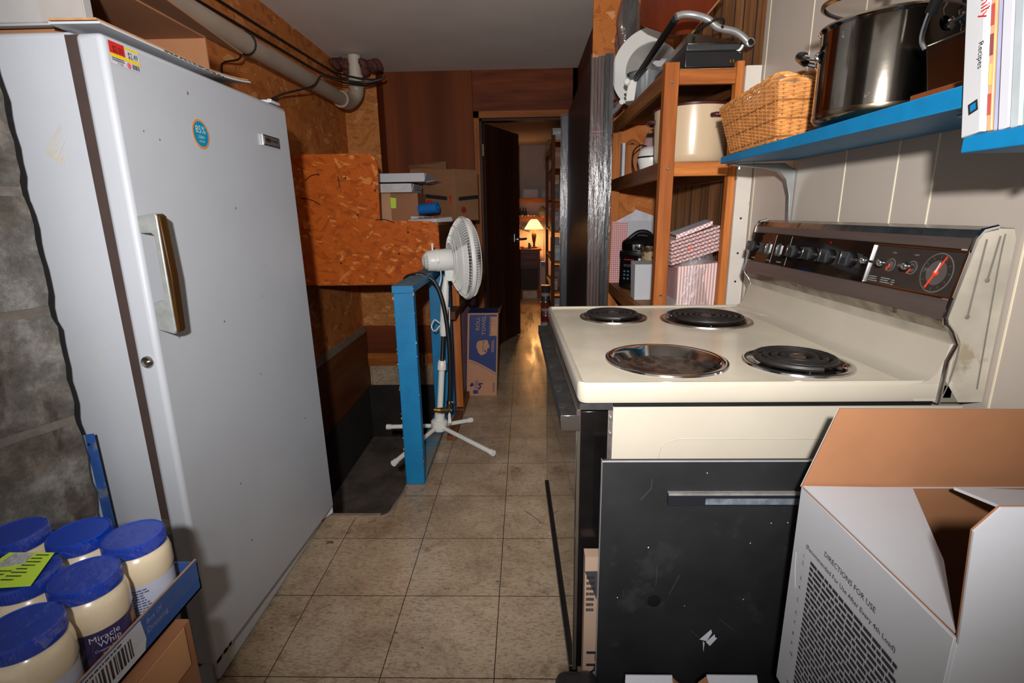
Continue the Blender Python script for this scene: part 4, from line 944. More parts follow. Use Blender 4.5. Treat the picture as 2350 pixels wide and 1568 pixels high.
m = MB(); m.box((.046, .45, .3005), (.120, .742, .432), 0); m.build('case_handle', RUBBER, t, bevel=.018, bseg=4)

# ================================================================== blue wall shelves and what stands on them
t = thing('wall_shelf', 'long blue painted wall shelf carrying the basket and stockpot', 'shelf', (.68, 1.17, 1.325))
m = MB(); m.hexa([(.57, .742, 1.326), (.778, .742, 1.334), (.778, 1.60, 1.336), (.57, 1.60, 1.329)], [(.57, .742, 1.354), (.778, .742, 1.362), (.778, 1.60, 1.357), (.57, 1.60, 1.348)])
m.build('board', BLUE_PAINT, t, bevel=.0015)
t = thing('wall_shelf', 'nearer and lower blue painted wall shelf under the white binder', 'shelf', (.68, .5, 1.27))
m = MB(); m.hexa([(.57, .20, 1.268), (.778, .20, 1.268), (.778, .731, 1.268), (.57, .731, 1.268)], [(.57, .20, 1.290), (.778, .20, 1.290), (.778, .731, 1.290), (.57, .731, 1.290)])
m.build('board', BLUE_PAINT, t, bevel=.0015)
BRK = M('bracket_grey', S(140, 142, 140), .35, .7, .1)
def bracket(y, zt, dz, lab):
    t = thing('shelf_bracket', lab, 'bracket', (.77, y, zt-dz), 'steel brackets under the blue shelves')
    pts = [(.595, zt), (.745, zt), (.7795, zt-.02), (.7795, zt-dz), (.772, zt-dz), (.765, zt-.09), (.752, zt-.045), (.730, zt-.022), (.690, zt-.012), (.595, zt-.004)]
    m = MB(); m.prism(pts, 1, y-.009, y+.009, 0); m.build('arm', BRK, t, bevel=.003)
    m = MB()
    for dx in (.62, .70): m.cyl((dx, y, zt-.014), (dx, y, zt-.008), .004, n=8)
    m.build('screw', CHROME, t)
bracket(1.585, 1.327, .19, 'grey steel bracket under the far end of the long blue shelf'); bracket(.775, 1.324, .03, 'bracket end showing under the near end of the long blue shelf'); bracket(.66, 1.266, .04, 'grey steel bracket under the binder shelf')
# wicker basket
def zs(x, y): return 1.348+(x-.57)*.04+(1.6-y)*.006
t = thing('wicker_basket', 'rectangular honey coloured wicker basket at the far end of the long blue shelf', 'basket', (.665, 1.44, 1.353))
bx0, bx1, by0, by1, bz0, bz1 = .585, .745, 1.285, 1.575, 1.357, 1.487
def bpt(u, h_):
    """u along the perimeter 0..1, h_ height 0..1, flared rounded rectangle"""
    e = .026*h_; x0, x1, y0, y1 = bx0-e, bx1+min(e, .02), by0-e, by1+e*1.4; w, d = x1-x0, y1-y0; per = 2*(w+d); s_ = (u % 1)*per
    if s_ < d: p = (x0, y1-s_)
    elif s_ < d+w: p = (x0+s_-d, y0)
    elif s_ < 2*d+w: p = (x1, y0+s_-d-w)
    else: p = (x1-(s_-2*d-w), y1)
    c = Vector(((x0+x1)/2, (y0+y1)/2, 0)); q = Vector((p[0], p[1], 0)); q = c+(q-c)*(1-.03*max(0, (abs((q-c).x)/(w/2))+(abs((q-c).y)/(d/2))-1.6)*1.6)
    sag = .012*math.sin(math.pi*min(1, max(0, (q.y-y0)/d)))*h_*0
    return Vector((q.x, q.y, bz0+(bz1-bz0)*h_+.010*h_*((q.y-by0)/(by1-by0))*-1))
NS = 46; rowsn = 27
m = MB()
for r in range(rowsn):
    pts = []
    for k in range(NS*2):
        u = k/(NS*2); h_ = .03+.86*(r+.5)/rowsn; q = bpt(u, h_); c = Vector(((bx0+bx1)/2, (by0+by1)/2, q.z)); out = (q-c).normalized()
        pts.append(q+out*(.0026*(1 if (k//2+r) % 2 else -1) if k % 2 == 0 else 0))
    m.tube(pts, .0022, 5, 0 if (r % 9) else 1, smooth=False, closed=True)
m.build('woven_side', [WICK, WICK_DK], t, smooth=60)
m = MB()
for k in range(NS): m.tube([bpt(k/NS, 0), bpt(k/NS, .5), bpt(k/NS, .95)], .0019, 5, 0, smooth=False)
o = m.build('stakes', WICK_DK, t)
m = MB()
for j, (h_, r) in enumerate(((.93, .0042), (1.0, .0045), (1.0, .0040))):
    pts = []
    for k in range(72):
        q = bpt(k/72, h_); c = Vector(((bx0+bx1)/2, (by0+by1)/2, q.z)); pts.append(q+(q-c).normalized()*.003*math.cos(k*PI/2+j*2)+Vector((0, 0, .003*math.sin(k*PI/2+j*2))))
    m.tube(pts, r, 6, 0, smooth=False, closed=True)
for j in range(2):
    m.tube([bpt(k/48, .0)+Vector((0, 0, .002*math.sin(k*PI/2+j*3))) for k in range(48)], .0036, 6, 0, smooth=False, closed=True)
m.build('braided_rim', WICK, t)
m = MB(); m.box((bx0, by0, bz0-.002), (bx1, by1, bz0+.002)); m.build('base', WICK_DK, t)
m = MB(); q = P(1795, 180, 0, .765); m.tube([(q.x, q.y, 1.44), (q.x, q.y, 1.515), (q.x, q.y+.004, 1.52)], .0015, 6); m.tube([(q.x, q.y-.012, 1.44), (q.x, q.y-.014, 1.525)], .0012, 6)
tag(m.build('skewer', CHROME), 'thin metal skewers standing up behind the wicker basket', 'skewer')
# stockpot
pc = (.668, 1.075); pz = 1.3575; PR = .107
t = thing('stockpot', 'large shiny stainless steel stockpot with black handles on the long blue shelf', 'pot', (pc[0], pc[1], pz))
m = MB(); m.lathe([(0, 0), (PR-.018, 0), (PR-.006, .004), (PR-.001, .012), (PR, .02), (PR, .158), (PR+.003, .161), (PR+.005, .165), (PR+.003, .169), (PR-.001, .167), (PR-.003, .16), (PR-.004, .02), (0, .008)], (pc[0], pc[1], pz), 72); m.build('pot_body', POT_STEEL, t, smooth=50)
m = MB(); m.lathe([(PR-.020, .0), (PR-.0045, .006), (PR+.0006, .013), (PR+.0006, .020), (PR, .0205)], (pc[0], pc[1], pz-.0005), 64); m.build('base_ring', M('base_steel', S(150, 132, 110), .2, 1, .15, 20), t)
def pot_handle(ang, c, R, z, out, wid, thick=.008, up=0):
    """bail handle: two steel brackets and a black grip"""
    d = Vector((math.cos(ang), math.sin(ang), 0)); s_ = Vector((-d.y, d.x, 0)); o = Vector((c[0], c[1], z)); base = o+d*R
    for sg in (-1, 1):
        m = MB(); a = base+s_*sg*wid; m.lathe([(.011, 0), (.011, .003), (.006, .006), (0, .006)], a-d*.0015, 14, 0, d); m.tube([a, a+d*out*.45+Vector((0, 0, up*.3)), a-s_*sg*wid*.12+d*out*.8+Vector((0, 0, up*.7))], .0045, 8); m.build('handle_bracket', CHROME, t)
    m = MB(); A = base+s_*wid*.95+d*out*.72+Vector((0, 0, up*.6)); B = base-s_*wid*.95+d*out*.72+Vector((0, 0, up*.6)); m.tube([A, base+s_*wid*.6+d*out+Vector((0, 0, up)), base+d*out*1.1+Vector((0, 0, up*1.1)), base-s_*wid*.6+d*out+Vector((0, 0, up)), B], thick, 10)
    o = m.build('handle', BLACK, t); o['label'] = 'black handle grip'
pot_handle(2.62, pc, PR, pz+.120, .030, .030, .0075, .012); pot_handle(-.95, pc, PR, pz+.135, .050, .034, .0068, .045)
# tilted glass lid
m = MB(); lc = Vector((pc[0]-.004, pc[1]-.002, pz+.192)); ln = Vector((.10, -.10, 1)).normalized()
m.lathe([(PR-.002, 0), (PR+.004, .002), (PR+.004, .006), (PR-.003, .007)], lc, 64, 0, ln); m.lathe([(PR-.002, .004), (PR*.75, .017), (PR*.4, .026), (0, .029)], lc, 48, 1, ln); m.tube([lc+ln*.029, lc+ln*.05], .006, 10, 2); m.lathe([(0, .05), (.018, .052), (.020, .062), (0, .066)], lc, 20, 2, ln)
tag(m.build('pot_lid', [M('lid_rim_steel', S(150, 140, 128), .22, 1, .1), film('lid_glass', (.78, .76, .72), .12, .05, 4, .10), BLACK], smooth=50), 'tilted glass lid with steel rim resting on the stockpot', 'lid')
# smaller saucepan behind, on a brown board
m = MB(); m.box((.612, .775, 1.3605), (.765, .905, 1.372)); tag(m.build('wooden_board', wood('walnut_board', S(92, 48, 24), S(150, 84, 44), 'Y', 12, .4), bevel=.002), 'brown wooden board lying under the small square steel pan', 'board')
t = thing('square_pan', 'small square stainless pan between the stockpot and the white binder', 'pan', (.675, .86, 1.3725))
m = MB(); m.hexa([(.630, .80, 1.3725), (.745, .80, 1.3725), (.745, .895, 1.3725), (.630, .895, 1.3725)], [(.622, .79, 1.440), (.755, .79, 1.440), (.755, .902, 1.440), (.622, .902, 1.440)]); m.box((.619, .787, 1.437), (.758, .905, 1.4415)); m.build('pan_body', M('pan_steel', S(120, 112, 104), .22, 1, .1, 9), t, bevel=.006, bseg=3)
m = MB(); m.tube([(.620, .900, 1.437), (.612, .900, 1.455), (.606, .878, 1.492), (.60, .845, 1.512)], .0035, 8, 0); m.tube([(.625, .80, 1.449), (.612, .802, 1.47), (.603, .82, 1.495), (.60, .84, 1.511)], .0035, 8, 0); m.build('handle_wire', CHROME, t)
m = MB(); m.tube([(.612, .888, 1.484), (.603, .85, 1.515), (.599, .80, 1.535)], .0085, 10); m.lathe([(0, 0), (.02, .003), (.022, .012), (.014, .022), (0, .024)], (.600, .80, 1.50), 18, 0, (-.4, -.4, .8)); m.build('handle', BLACK, t)
# binders and papers
ZB = 1.2915
def book(y0, y1, z, xf, mat_, lab, cat='book', nm='book', tilt=-.185, extra=None):
    t = thing(nm, lab, cat, (.67, (y0+y1)/2, ZB), 'binders and papers on the near blue shelf')
    m = MB(); rot = Matrix.Rotation(tilt, 3, 'X'); pv = (.6, y0, ZB)
    m.box((xf, y0, ZB), (.765, y1, z), 0, rot, pv); m.build('cover', mat_, t, bevel=.0015)
    m = MB(); m.box((xf+.006, y0+.002, ZB+.002), (.766, y1-.002, z+.001), 0, rot, pv); m.build('pages', PAPER, t)
    if extra: extra(t, xf, y0, y1)
    return t
def spine(t, xf, y0, y1):
    yc = (y0+y1)/2; Xd = (0, -.154*-1, -1); Xd = Vector((0, -.185, -1)); Yd = (0, -1, .185)
    m = MB(); m.text('Family', .0185, (xf-.0006, yc+.024, 1.470), Xd, Yd, 0, sx=1.0); m.build('handwriting', PRINT_RED, t)
    m = MB(); m.text('Recipes', .0105, (xf-.0006, yc+.012, 1.398), Xd, Yd, 0); m.build('handwriting', PRINT_K, t)
    m = MB(); c = Vector((xf-.0006, yc+.002, 1.322)); r = RZ(0)
    pts = [(0, -.008, -.004), (0, .005, -.009), (0, .009, .004), (0, -.004, .009)]; m.add([c+Vector(p) for p in pts], [(0, 1, 2, 3)], 0); m.add([c+Vector((-.0002, p[1]*.6, p[2]*.6)) for p in pts], [(0, 1, 2, 3)], 1); m.build('sticker', [PRINT_K, M('sticker_blue', S(0, 110, 165))], t)
book(.700, .7285, 1.60, .565, M('binder_white', S(182, 182, 184), .45, 0, .02), 'white binder with handwritten Family Recipes on its spine, leftmost on the near shelf', 'binder', 'binder', extra=spine)
def pic(t, xf, y0, y1):
    m = MB()
    sh = lambda z: (z-ZB)*.187
    for k in range(7):
        za, zb_ = 1.31+.035*k, 1.335+.035*k; m.add([(xf-.0005, y0+.001+sh(za), za), (xf-.0005, y1-.001+sh(za), za), (xf-.0005, y1-.001+sh(zb_), zb_), (xf-.0005, y0+.001+sh(zb_), zb_)], [(0, 1, 2, 3)], k % 3)
    m.build('spine_print', [M('p_red', S(170, 60, 50)), M('p_yellow', S(216, 176, 90)), M('p_brown', S(120, 50, 44))], t)
book(.6925, .6995, 1.59, .572, M('magazine', S(196, 140, 96), .35), 'thin colourful magazine beside the white binder', extra=pic)
book(.6825, .692, 1.60, .574, M('paper_blue', S(160, 164, 196), .6), 'sheaf of loose bluish paper behind the magazine', 'papers', 'paper_sheaf')
book(.668, .682, 1.61, .571, PAPER, 'thick sheaf of white paper in a clear sleeve', 'papers', 'paper_sheaf')
book(.655, .6675, 1.61, .572, M('paper_grey', S(164, 172, 176), .6), 'sheaf of pale grey paper between white and green sheets', 'papers', 'paper_sheaf')
book(.648, .6545, 1.60, .575, M('paper_green', S(146, 192, 164), .6), 'folder of pale green paper on the near blue shelf', 'folder', 'folder')
book(.638, .6475, 1.60, .573, M('red_cover', S(172, 84, 64), .4), 'red and yellow cookbook near the right frame edge', extra=pic)
book(.615, .6375, 1.60, .570, M('cream_cover', S(186, 168, 120), .5), 'cream covered cookbook at the right frame edge')

# ================================================================== wooden shelf unit
t = thing('shelf_unit', 'open wooden shelf unit built of orange brown lumber beside the cream panelled wall', 'shelf unit', (.62, 2.42, 0))
m = MB(); m.box((.467, 1.88, 0), (.514, 1.92, 1.672), 0)
for z in (1.610, 1.338, .90): m.lathe([(.0045, 0), (.003, .001), (0, .0006)], (.492, 1.8795, z), 10, 1, (0, -1, 0))
m.build('post', [PINE, CHROME], t, bevel=.002)
for a in ((.700, 1.88), (.467, 2.91), (.72, 2.91)):
    m = MB(); m.box((a[0], a[1], 0), (a[0]+.025 if a[1] < 2 else a[0]+.045, a[1]+.035, 1.672)); m.build('post', PINE, t, bevel=.002)
for z in (1.652, 1.362, .812):
    m = MB(); m.box((.5145, 1.882, z-.048), (.6995, 1.90, z-.004)); m.build('front_rail', PINE_X, t, bevel=.0015)
    m = MB(); m.box((.468, 1.9205, z-.056), (.487, 2.909, z)); m.build('side_rail', PINE_Y, t, bevel=.0015)
    m = MB(); m.box((.742, 1.905, z-.056), (.761, 2.909, z)); m.build('side_rail', PINE_Y, t, bevel=.0015)
    m = MB(); m.box((.488, 1.901, z-.012), (.741, 2.93, z)); m.box((.5145, 1.884, z-.004), (.6995, 1.90, z), 0); m.build('shelf_board', wood('shelf_ply', S(120, 80, 48), S(170, 120, 76), 'Y', 8), t)
# --- top shelf
ZS = 1.6525
t = thing('contact_grill', 'black contact grill with silver arm on top of the wooden shelf unit', 'grill', (.62, 2.10, ZS))
gx0, gx1, gy0, gy1 = .535, .725, 1.905, 2.34
m = MB(); m.box((gx0, gy0, ZS+.006), (gx1, gy1, ZS+.056)); 
for x in (gx0+.02, gx1-.02): m.cyl((x, gy0+.03, ZS), (x, gy0+.03, ZS+.008), .008, n=10); m.cyl((x, gy1-.03, ZS), (x, gy1-.03, ZS+.008), .008, n=10)
m.build('base', BLACK, t, bevel=.008, bseg=3)
m = MB(); m.box((gx0+.022, gy0-.0005, ZS+.013), (gx1-.07, gy0+.002, ZS+.019)); m.box((gx0+.008, gy0-.0005, ZS+.030), (gx0+.026, gy0+.002, ZS+.035)); m.build('vent_slot', M('deep_black', S(8, 8, 8), .8), t)
for x in (.682, .692):
    m = MB(); m.box((x, gy0-.006, ZS+.018), (x+.003, gy0+.002, ZS+.028)); m.build('plug_prong', BRASS, t)
m = MB(); m.box((gx0+.004, gy0+.006, ZS+.058), (gx1-.006, gy1, ZS+.080)); m.build('upper_plate', GREY_PL if False else M('grill_grey', S(52, 54, 56), .4, .2, .1), t, bevel=.005, bseg=3)
m = MB(); m.hexa([(gx0+.006, gy0+.01, ZS+.080), (gx1-.01, gy0+.01, ZS+.080), (gx1-.01, gy1-.01, ZS+.080), (gx0+.006, gy1-.01, ZS+.080)], [(gx0+.02, gy0+.05, ZS+.126), (gx1-.06, gy0+.05, ZS+.108), (gx1-.06, gy1-.05, ZS+.104), (gx0+.02, gy1-.05, ZS+.114)]); m.build('steel_cover', M('cover_steel', S(120, 118, 114), .3, 1, .08), t, bevel=.006, bseg=3)
m = MB(); ya = gy0-.006
m.tube([(.502, ya+.02, 1.816), (.525, ya+.02, 1.822), (.56, ya+.015, 1.818), (.60, ya, 1.800), (.63, ya, 1.778), (.655, ya, 1.770), (.69, ya, 1.762), (.715, ya, 1.748), (.738, ya, 1.728)], .0115, 14)
m.lathe([(.0, 0), (.010, .002), (.0135, .004), (.014, .022), (0, .022)], (.739, ya-.014, 1.727), 24, 0, (.1, 1, .1)); m.build('arm', SILVER, t)
m = MB(); m.lathe([(.0105, 0), (0, .001)], (.7395, ya-.0145, 1.727), 18, 0, (.1, -1, .1)); m.lathe([(.0055, 0), (.004, .002), (0, .001)], (.645, ya-.0125, 1.774), 12, 0, (0, -1, 0)); m.build('arm_cap', BLACK, t)
m = MB(); m.tube([(.502, ya+.03, 1.812), (.487, 2.15, 1.775), (.475, 2.40, 1.742)], .0125, 10); m.build('handle_bar', BLACK, t)
m = MB(); m.tube([(.575, ya+.05, 1.776), (.60, ya-.014, 1.784), (.625, ya-.014, 1.796), (.65, ya-.004, 1.795), (.655, ya+.03, 1.77)], .0042, 8, 0); m.build('power_cord', RUBBER, t)
m = MB(); m.tube([(.722, ya+.004, 1.724), (.716, ya+.01, 1.712), (.705, ya+.014, 1.706)], .006, 8); m.lathe([(0, 0), (.005, .002), (0, .006)], (.712, ya, 1.703), 10, 0, (0, 0, -1)); m.build('latch', SILVER, t)
# round slicer with ribbed hopper
t = thing('food_slicer', 'white round kitchen slicer with grey ribbed bowl left of the black contact grill', 'slicer', (.52, 2.52, ZS))
def disc_at(c, n_, prof, n=48, mi=0, a0=0, a1=2*PI): m.lathe(prof, c, n, mi, n_, a0, a1)
nn_ = Vector((-.30, -.94, .10)).normalized(); SA0, SAL = -.2, 3.1
m = MB(); rc_ = Vector((.600, 2.66, 1.835)); disc_at(rc_, nn_, [(.118, 0), (.184, 0), (.186, .006), (.184, .014), (.120, .014), (.118, 0)], 64, 0, SA0, SA0+SAL); m.lathe([(0, .004), (.120, .004), (.120, .009), (0, .010)], rc_, 48, 1, nn_)
m.build('ring_guard', [WHITE_PL, M('slicer_blade', S(176, 178, 178), .25, .8, .1)], t)
m = MB(); q = Vector((.447, 2.44, 1.735)); m.lathe([(0, .02), (.012, .019), (.014, .012), (.014, 0)], q, 24, 0, nn_); m.hexa([(.440, 2.44, 1.66), (.475, 2.42, 1.66), (.485, 2.47, 1.66), (.45, 2.48, 1.66)], [(.452, 2.44, 1.745), (.485, 2.42, 1.745), (.495, 2.47, 1.745), (.46, 2.48, 1.745)]); m.build('knob', WHITE_PL, t, bevel=.004)
m = MB(); prof = []
c = Vector((.530, 2.47, 1.668)); vs_ = []; fs = []; N = 64; hs = [0, .015, .05, .09, .105]
for h_ in hs:
    for k in range(N):
        a = 2*PI*k/N; rr = (.042+.034*(h_/.105)**.7)*(1+.02*math.sin(a*14)*(0 if h_ > .1 else 1)); vs_.append(c+Vector((rr*math.cos(a)*.95, rr*math.sin(a), h_)))
for j in range(len(hs)-1):
    for k in range(N): fs.append((j*N+k, j*N+(k+1) % N, (j+1)*N+(k+1) % N, (j+1)*N+k))
fs.append(list(range(N))[::-1]); m.add(vs_, fs, 0); m.lathe([(.079, .104), (.080, .108), (.072, .109), (.040, .09), (0, .09)], c, 48, 1)
m.build('ribbed_bowl', [GREY_PL, M('bowl_rim_grey', S(90, 94, 96), .35)], t, smooth=60)
t = thing('clear_lid', 'oval clear lid with white rim leaning at the left end of the top shelf', 'lid', (.42, 2.66, ZS))
m = MB(); n2 = Vector((-.9, -.42, .10)).normalized(); c = Vector((.458, 2.86, 1.785)); m.lathe([(.115, 0), (.125, .003), (.125, .012), (.115, .014), (.115, 0)], c, 56, 0, n2); m.build('rim', WHITE_PL, t)
m = MB(); m.lathe([(.115, .006), (.08, .018), (0, .026)], c, 40, 0, n2); m.build('dome', film('lid_clear', (.72, .72, .74), .15, .08, 5, .06), t)
t = thing('folding_clamp', 'white metal clamp foot hanging over the far left corner of the top shelf', 'clamp', (.44, 2.60, ZS))
m = MB(); m.tube([(.445, 2.55, 1.680), (.442, 2.66, 1.672), (.430, 2.80, 1.665)], .012, 10, 0); m.tube([(.45, 2.50, 1.70), (.455, 2.46, 1.68), (.445, 2.44, 1.665)], .006, 8, 1); m.tube([(.43, 2.62, 1.70), (.425, 2.68, 1.70), (.42, 2.7, 1.68)], .006, 8, 1); m.build('clamp_arm', [WHITE_PL, CHROME], t)
m = MB(); m.prism([(2.26, 1.655), (2.50, 1.655), (2.47, 1.80), (2.40, 1.815)], 0, .575, .60, 0); m.sheet([(.52, 2.36, 1.795), (.60, 2.34, 1.79), (.64, 2.30, 1.77), (.55, 2.34, 1.770)], .003, 1)
tag(m.build('grater_plate', [M('slicer_clear', S(188, 176, 172), .3, .1, .1), PAPER]), 'pale plastic plate standing behind the grey ribbed bowl', 'plate')
# things hung above
m = MB()
vs_ = []; fs = []; N = 22; K = 12
for j in range(K+1):
    h_ = j/K
    for k in range(N):
        a = 2*PI*k/N; rr = (.055+.012*math.sin(3*a+h_*5)+.012*noise.noise(Vector((math.cos(a)*2, math.sin(a)*2, h_*5))))*(.35+.65*math.sin(PI*min(1, .12+h_*.9)))*1.25; vs_.append((.512+rr*math.cos(a)*.9+.02*h_, 2.89+rr*.8*math.sin(a), 1.952+.30*h_))
for j in range(K):
    for k in range(N): fs.append((j*N+k, j*N+(k+1) % N, (j+1)*N+(k+1) % N, (j+1)*N+k))
fs.append(list(range(N))); m.add(vs_, fs, 0)
m.tube([(.53, 2.89, 2.24), (.535, 2.89, 2.274)], .004, 6, 1)
t = m.build('plastic_bag', [FILM_D, RUBBER], smooth=80); tag(t, 'crumpled clear grey plastic bag hanging above the slicer from the ceiling', 'plastic bag')
m = MB(); m.lathe([(0, 0), (.03, .005), (.036, .06), (.036, .2), (0, .21)], (.53, 2.89, 2.03), 20); tag(m.build('dark_bundle', M('dark_grey_item', S(70, 66, 66), .6)), 'dark grey roll inside the hanging plastic bag', 'roll')
t = thing('mahogany_tray', 'glossy reddish brown wooden tray leaning high above the black contact grill', 'tray', (.60, 2.4, 1.83))
q = [P(1463, 55, 1, 2.45), P(1472, 66, 1, 2.40), P(1530, 82, 1, 2.30), P(1588, 78, 1, 2.2), P(1655, -12, 1, 2.05), P(1502, -60, 1, 2.45)]
q = [Vector((min(v.x, .765), v.y, min(v.z, 2.26))) for v in q]
c = sum(q, Vector())/len(q); nrm = (q[4]-q[0]).cross(q[2]-q[0]).normalized()
q = [v-nrm*((v-c).dot(nrm)) for v in q]
m = MB(); m.sheet(q, .014, 0); m.build('tray_panel', MAHOG, t, bevel=.006, bseg=3)
m = MB(); e0, e1 = q[3], q[4]; m.tube([e0, e0.lerp(e1, .5), e1], .0035, 6, 0, smooth=False); m.build('pale_edge', M('pale_wood_edge', S(170, 120, 80), .5), t)
# --- middle shelf
ZM = 1.3625
t = thing('roaster_pot', 'large tan enamel roaster pot with maroon rim on the middle shelf', 'pot', (.628, 2.075, ZM))
m = MB(); m.lathe([(0, 0), (.118, 0), (.130, .010), (.134, .03), (.140, .192), (0, .192)], (.6265, 2.075, ZM), 64); m.build('pot_body', TAN_ENAMEL, t, smooth=50)
m = MB(); m.lathe([(.138, .190), (.1435, .192), (.1435, .199), (.138, .202), (.10, .206), (0, .208)], (.6265, 2.075, ZM), 64); m.build('lid_rim', MAROON, t, smooth=50)
for a in (-1.15, PI-.25):
    d = Vector((math.cos(a), math.sin(a), 0)); s_ = Vector((-d.y, d.x, 0)); c = Vector((.6265, 2.075, ZM+.155))
    m = MB(); m.tube([c+d*.134+s_*.036, c+d*.153+s_*.03, c+d*.158, c+d*.153-s_*.03, c+d*.134-s_*.036], .008, 10); m.build('side_handle', MAROON, t)
t = thing('electric_skillet', 'small white and black countertop cooker left of the tan roaster pot', 'cooker', (.535, 2.42, ZM))
m = MB(); m.lathe([(0, .0), (.045, 0), (.050, .01), (.060, .05), (.060, .058)], (.557, 2.40, ZM), 32); m.build('base', WHITE_PL, t)
m = MB(); m.lathe([(.061, .058), (.061, .064), (.0605, .065)], (.557, 2.40, ZM), 32); m.build('seam_band', BLACK, t)
m = MB(); m.lathe([(.060, .065), (.056, .088), (.040, .104), (0, .110)], (.557, 2.40, ZM), 32); m.build('domed_lid', M('white_gloss', S(208, 208, 204), .2, 0, .03), t)
m = MB(); m.tube([(.500, 2.47, ZM+.004), (.494, 2.50, ZM+.05), (.500, 2.52, ZM+.10), (.53, 2.53, ZM+.128), (.56, 2.52, ZM+.122)], .003, 6); m.build('wire_loop', BLACK, t)
m = MB(); c = Vector((.60, 2.63, ZM)); m.lathe([(0, 0), (.06, 0), (.055, .05), (.045, .11), (.028, .165), (.012, .20), (0, .205)], c, 18); tag(m.build('folded_cloth', M('pink_cloth', S(168, 130, 128), .95, 0, .1, 90, bmp=.5, bs=160)), 'dusty pink cloth bundled behind the small white cooker', 'cloth')
m = MB(); m.box((.496, 2.78, ZM), (.512, 2.83, ZM+.17)); tag(m.build('white_tray', M('tray_white', S(196, 200, 208), .4), bevel=.003), 'narrow white tray standing at the far left of the middle shelf', 'tray')
m = MB(); m.box((.515, 2.80, ZM), (.59, 2.83, ZM+.165)); m.tube([(.515, 2.815, ZM+.15), (.55, 2.815, ZM+.180), (.59, 2.815, ZM+.155)], .010, 8); tag(m.build('cutting_board', wood('board_orange', S(150, 84, 40), S(196, 122, 66), 'Z', 8), bevel=.006), 'orange brown wooden board leaning behind the small white cooker', 'board')
# --- lower shelf
ZL = .8125
t = thing('pressure_cooker', 'black electric pressure cooker with steel band on the lower shelf', 'pressure cooker', (.575, 2.68, ZL))
c = (.580, 2.68, ZL)
m = MB(); m.lathe([(0, .004), (.085, .004), (.094, .012), (.094, .05)], c, 48); m.lathe([(.094, .16), (.096, .165), (.096, .19), (.085, .196)], c, 48); m.build('base_shell', BLACK, t)
m = MB(); m.lathe([(.0935, .05), (.0935, .16)], c, 48); m.build('steel_body', M('cooker_steel', S(170, 168, 166), .22, 1, .06, 20, (1, 1, .2)), t)
m = MB(); m.lathe([(.084, .194), (.087, .200), (.087, .226), (.078, .232)], c, 48, 0, ms=[0, 0, 0]); m.build('lid_band', CHROME, t)
m = MB(); m.lathe([(.088, .228), (.080, .242), (.05, .262), (0, .27)], c, 36); m.tube([(c[0]-.07, c[1]-.02, ZL+.236), (c[0]-.03, c[1]-.02, ZL+.272), (c[0], c[1]-.02, ZL+.285), (c[0]+.04, c[1]-.02, ZL+.278), (c[0]+.078, c[1]-.01, ZL+.235)], .011, 10); m.build('lid_handle', BLACK, t)
m = MB(); fr_ = Vector((-.62, -.78, 0)).normalized(); sd = Vector((.78, -.62, 0)); o_ = Vector(c)+fr_*.090; m.hexa([o_-sd*.045+Vector((0, 0, .03)), o_+sd*.045+Vector((0, 0, .03)), o_+sd*.045+fr_*.010+Vector((0, 0, .03)), o_-sd*.045+fr_*.010+Vector((0, 0, .03))], [o_-sd*.045+Vector((0, 0, .175)), o_+sd*.045+Vector((0, 0, .175)), o_+sd*.045+fr_*.010+Vector((0, 0, .175)), o_-sd*.045+fr_*.010+Vector((0, 0, .175))])
m.build('control_panel', BLACK_GLASS, t, bevel=.003)
m = MB(); q = o_+fr_*.0105
for i in range(3):
    for j in range(3): a = q-sd*(.03-.02*i)+Vector((0, 0, .055+.018*j)); m.add([a, a+sd*.010, a+sd*.010+Vector((0, 0, .008)), a+Vector((0, 0, .008))], [(0, 1, 2, 3)], 0)
m.text('00:00', .018, q-sd*.03+Vector((0, 0, .118)), sd, (0, 0, 1), 1); a = q-sd*.03+Vector((0, 0, .15)); m.add([a, a+sd*.055, a+sd*.055+Vector((0, 0, .006)), a+Vector((0, 0, .006))], [(0, 1, 2, 3)], 2)
m.build('panel_buttons', [M('button_blue', S(70, 110, 130), .4), PRINT_G, M('dark_red', S(120, 30, 26), .4)], t)
t = thing('small_white_box', 'small plain white cardboard box in front of the pressure cooker', 'box', (.53, 2.38, ZL))
m = MB(); m.hexa([(.490, 2.40, ZL), (.488, 2.31, ZL), (.600, 2.31, ZL), (.600, 2.40, ZL)][::-1], [(.488, 2.42, ZL+.165), (.486, 2.31, ZL+.158), (.600, 2.31, ZL+.158), (.600, 2.42, ZL+.165)][::-1]); m.build('box_body', CARD_WHITE, t, bevel=.002)
t = thing('stained_can', 'tall canister with brown scorched stains behind the small white box', 'can', (.575, 2.50, ZL))
m = MB(); m.lathe([(0, 0), (.045, 0), (.045, .006), (.044, .215), (.046, .218), (.046, .222), (.042, .222)], (.600, 2.505, ZL), 32); m.build('can_body', M('scorched', S(184, 160, 124), .5, .3, .2, 20, spots=(S(66, 50, 34), 16, .48)), t)
t = thing('checked_liner', 'red checked paper liner standing behind the pressure cooker', 'paper', (.51, 2.88, ZL))
m = MB(); m.hexa([(.470, 2.894, ZL), (.560, 2.894, ZL), (.560, 2.898, ZL), (.470, 2.898, ZL)], [(.475, 2.894, ZL+.335), (.560, 2.894, ZL+.325), (.560, 2.898, ZL+.325), (.475, 2.898, ZL+.335)]); m.build('sheet', CHECK_Y, t)
m = MB(); m.box((.53, 2.90, ZL), (.70, 2.905, ZL+.335)); tag(m.build('paper_stack', PAPER), 'white sheet standing behind the pressure cooker beside the checked paper', 'paper')
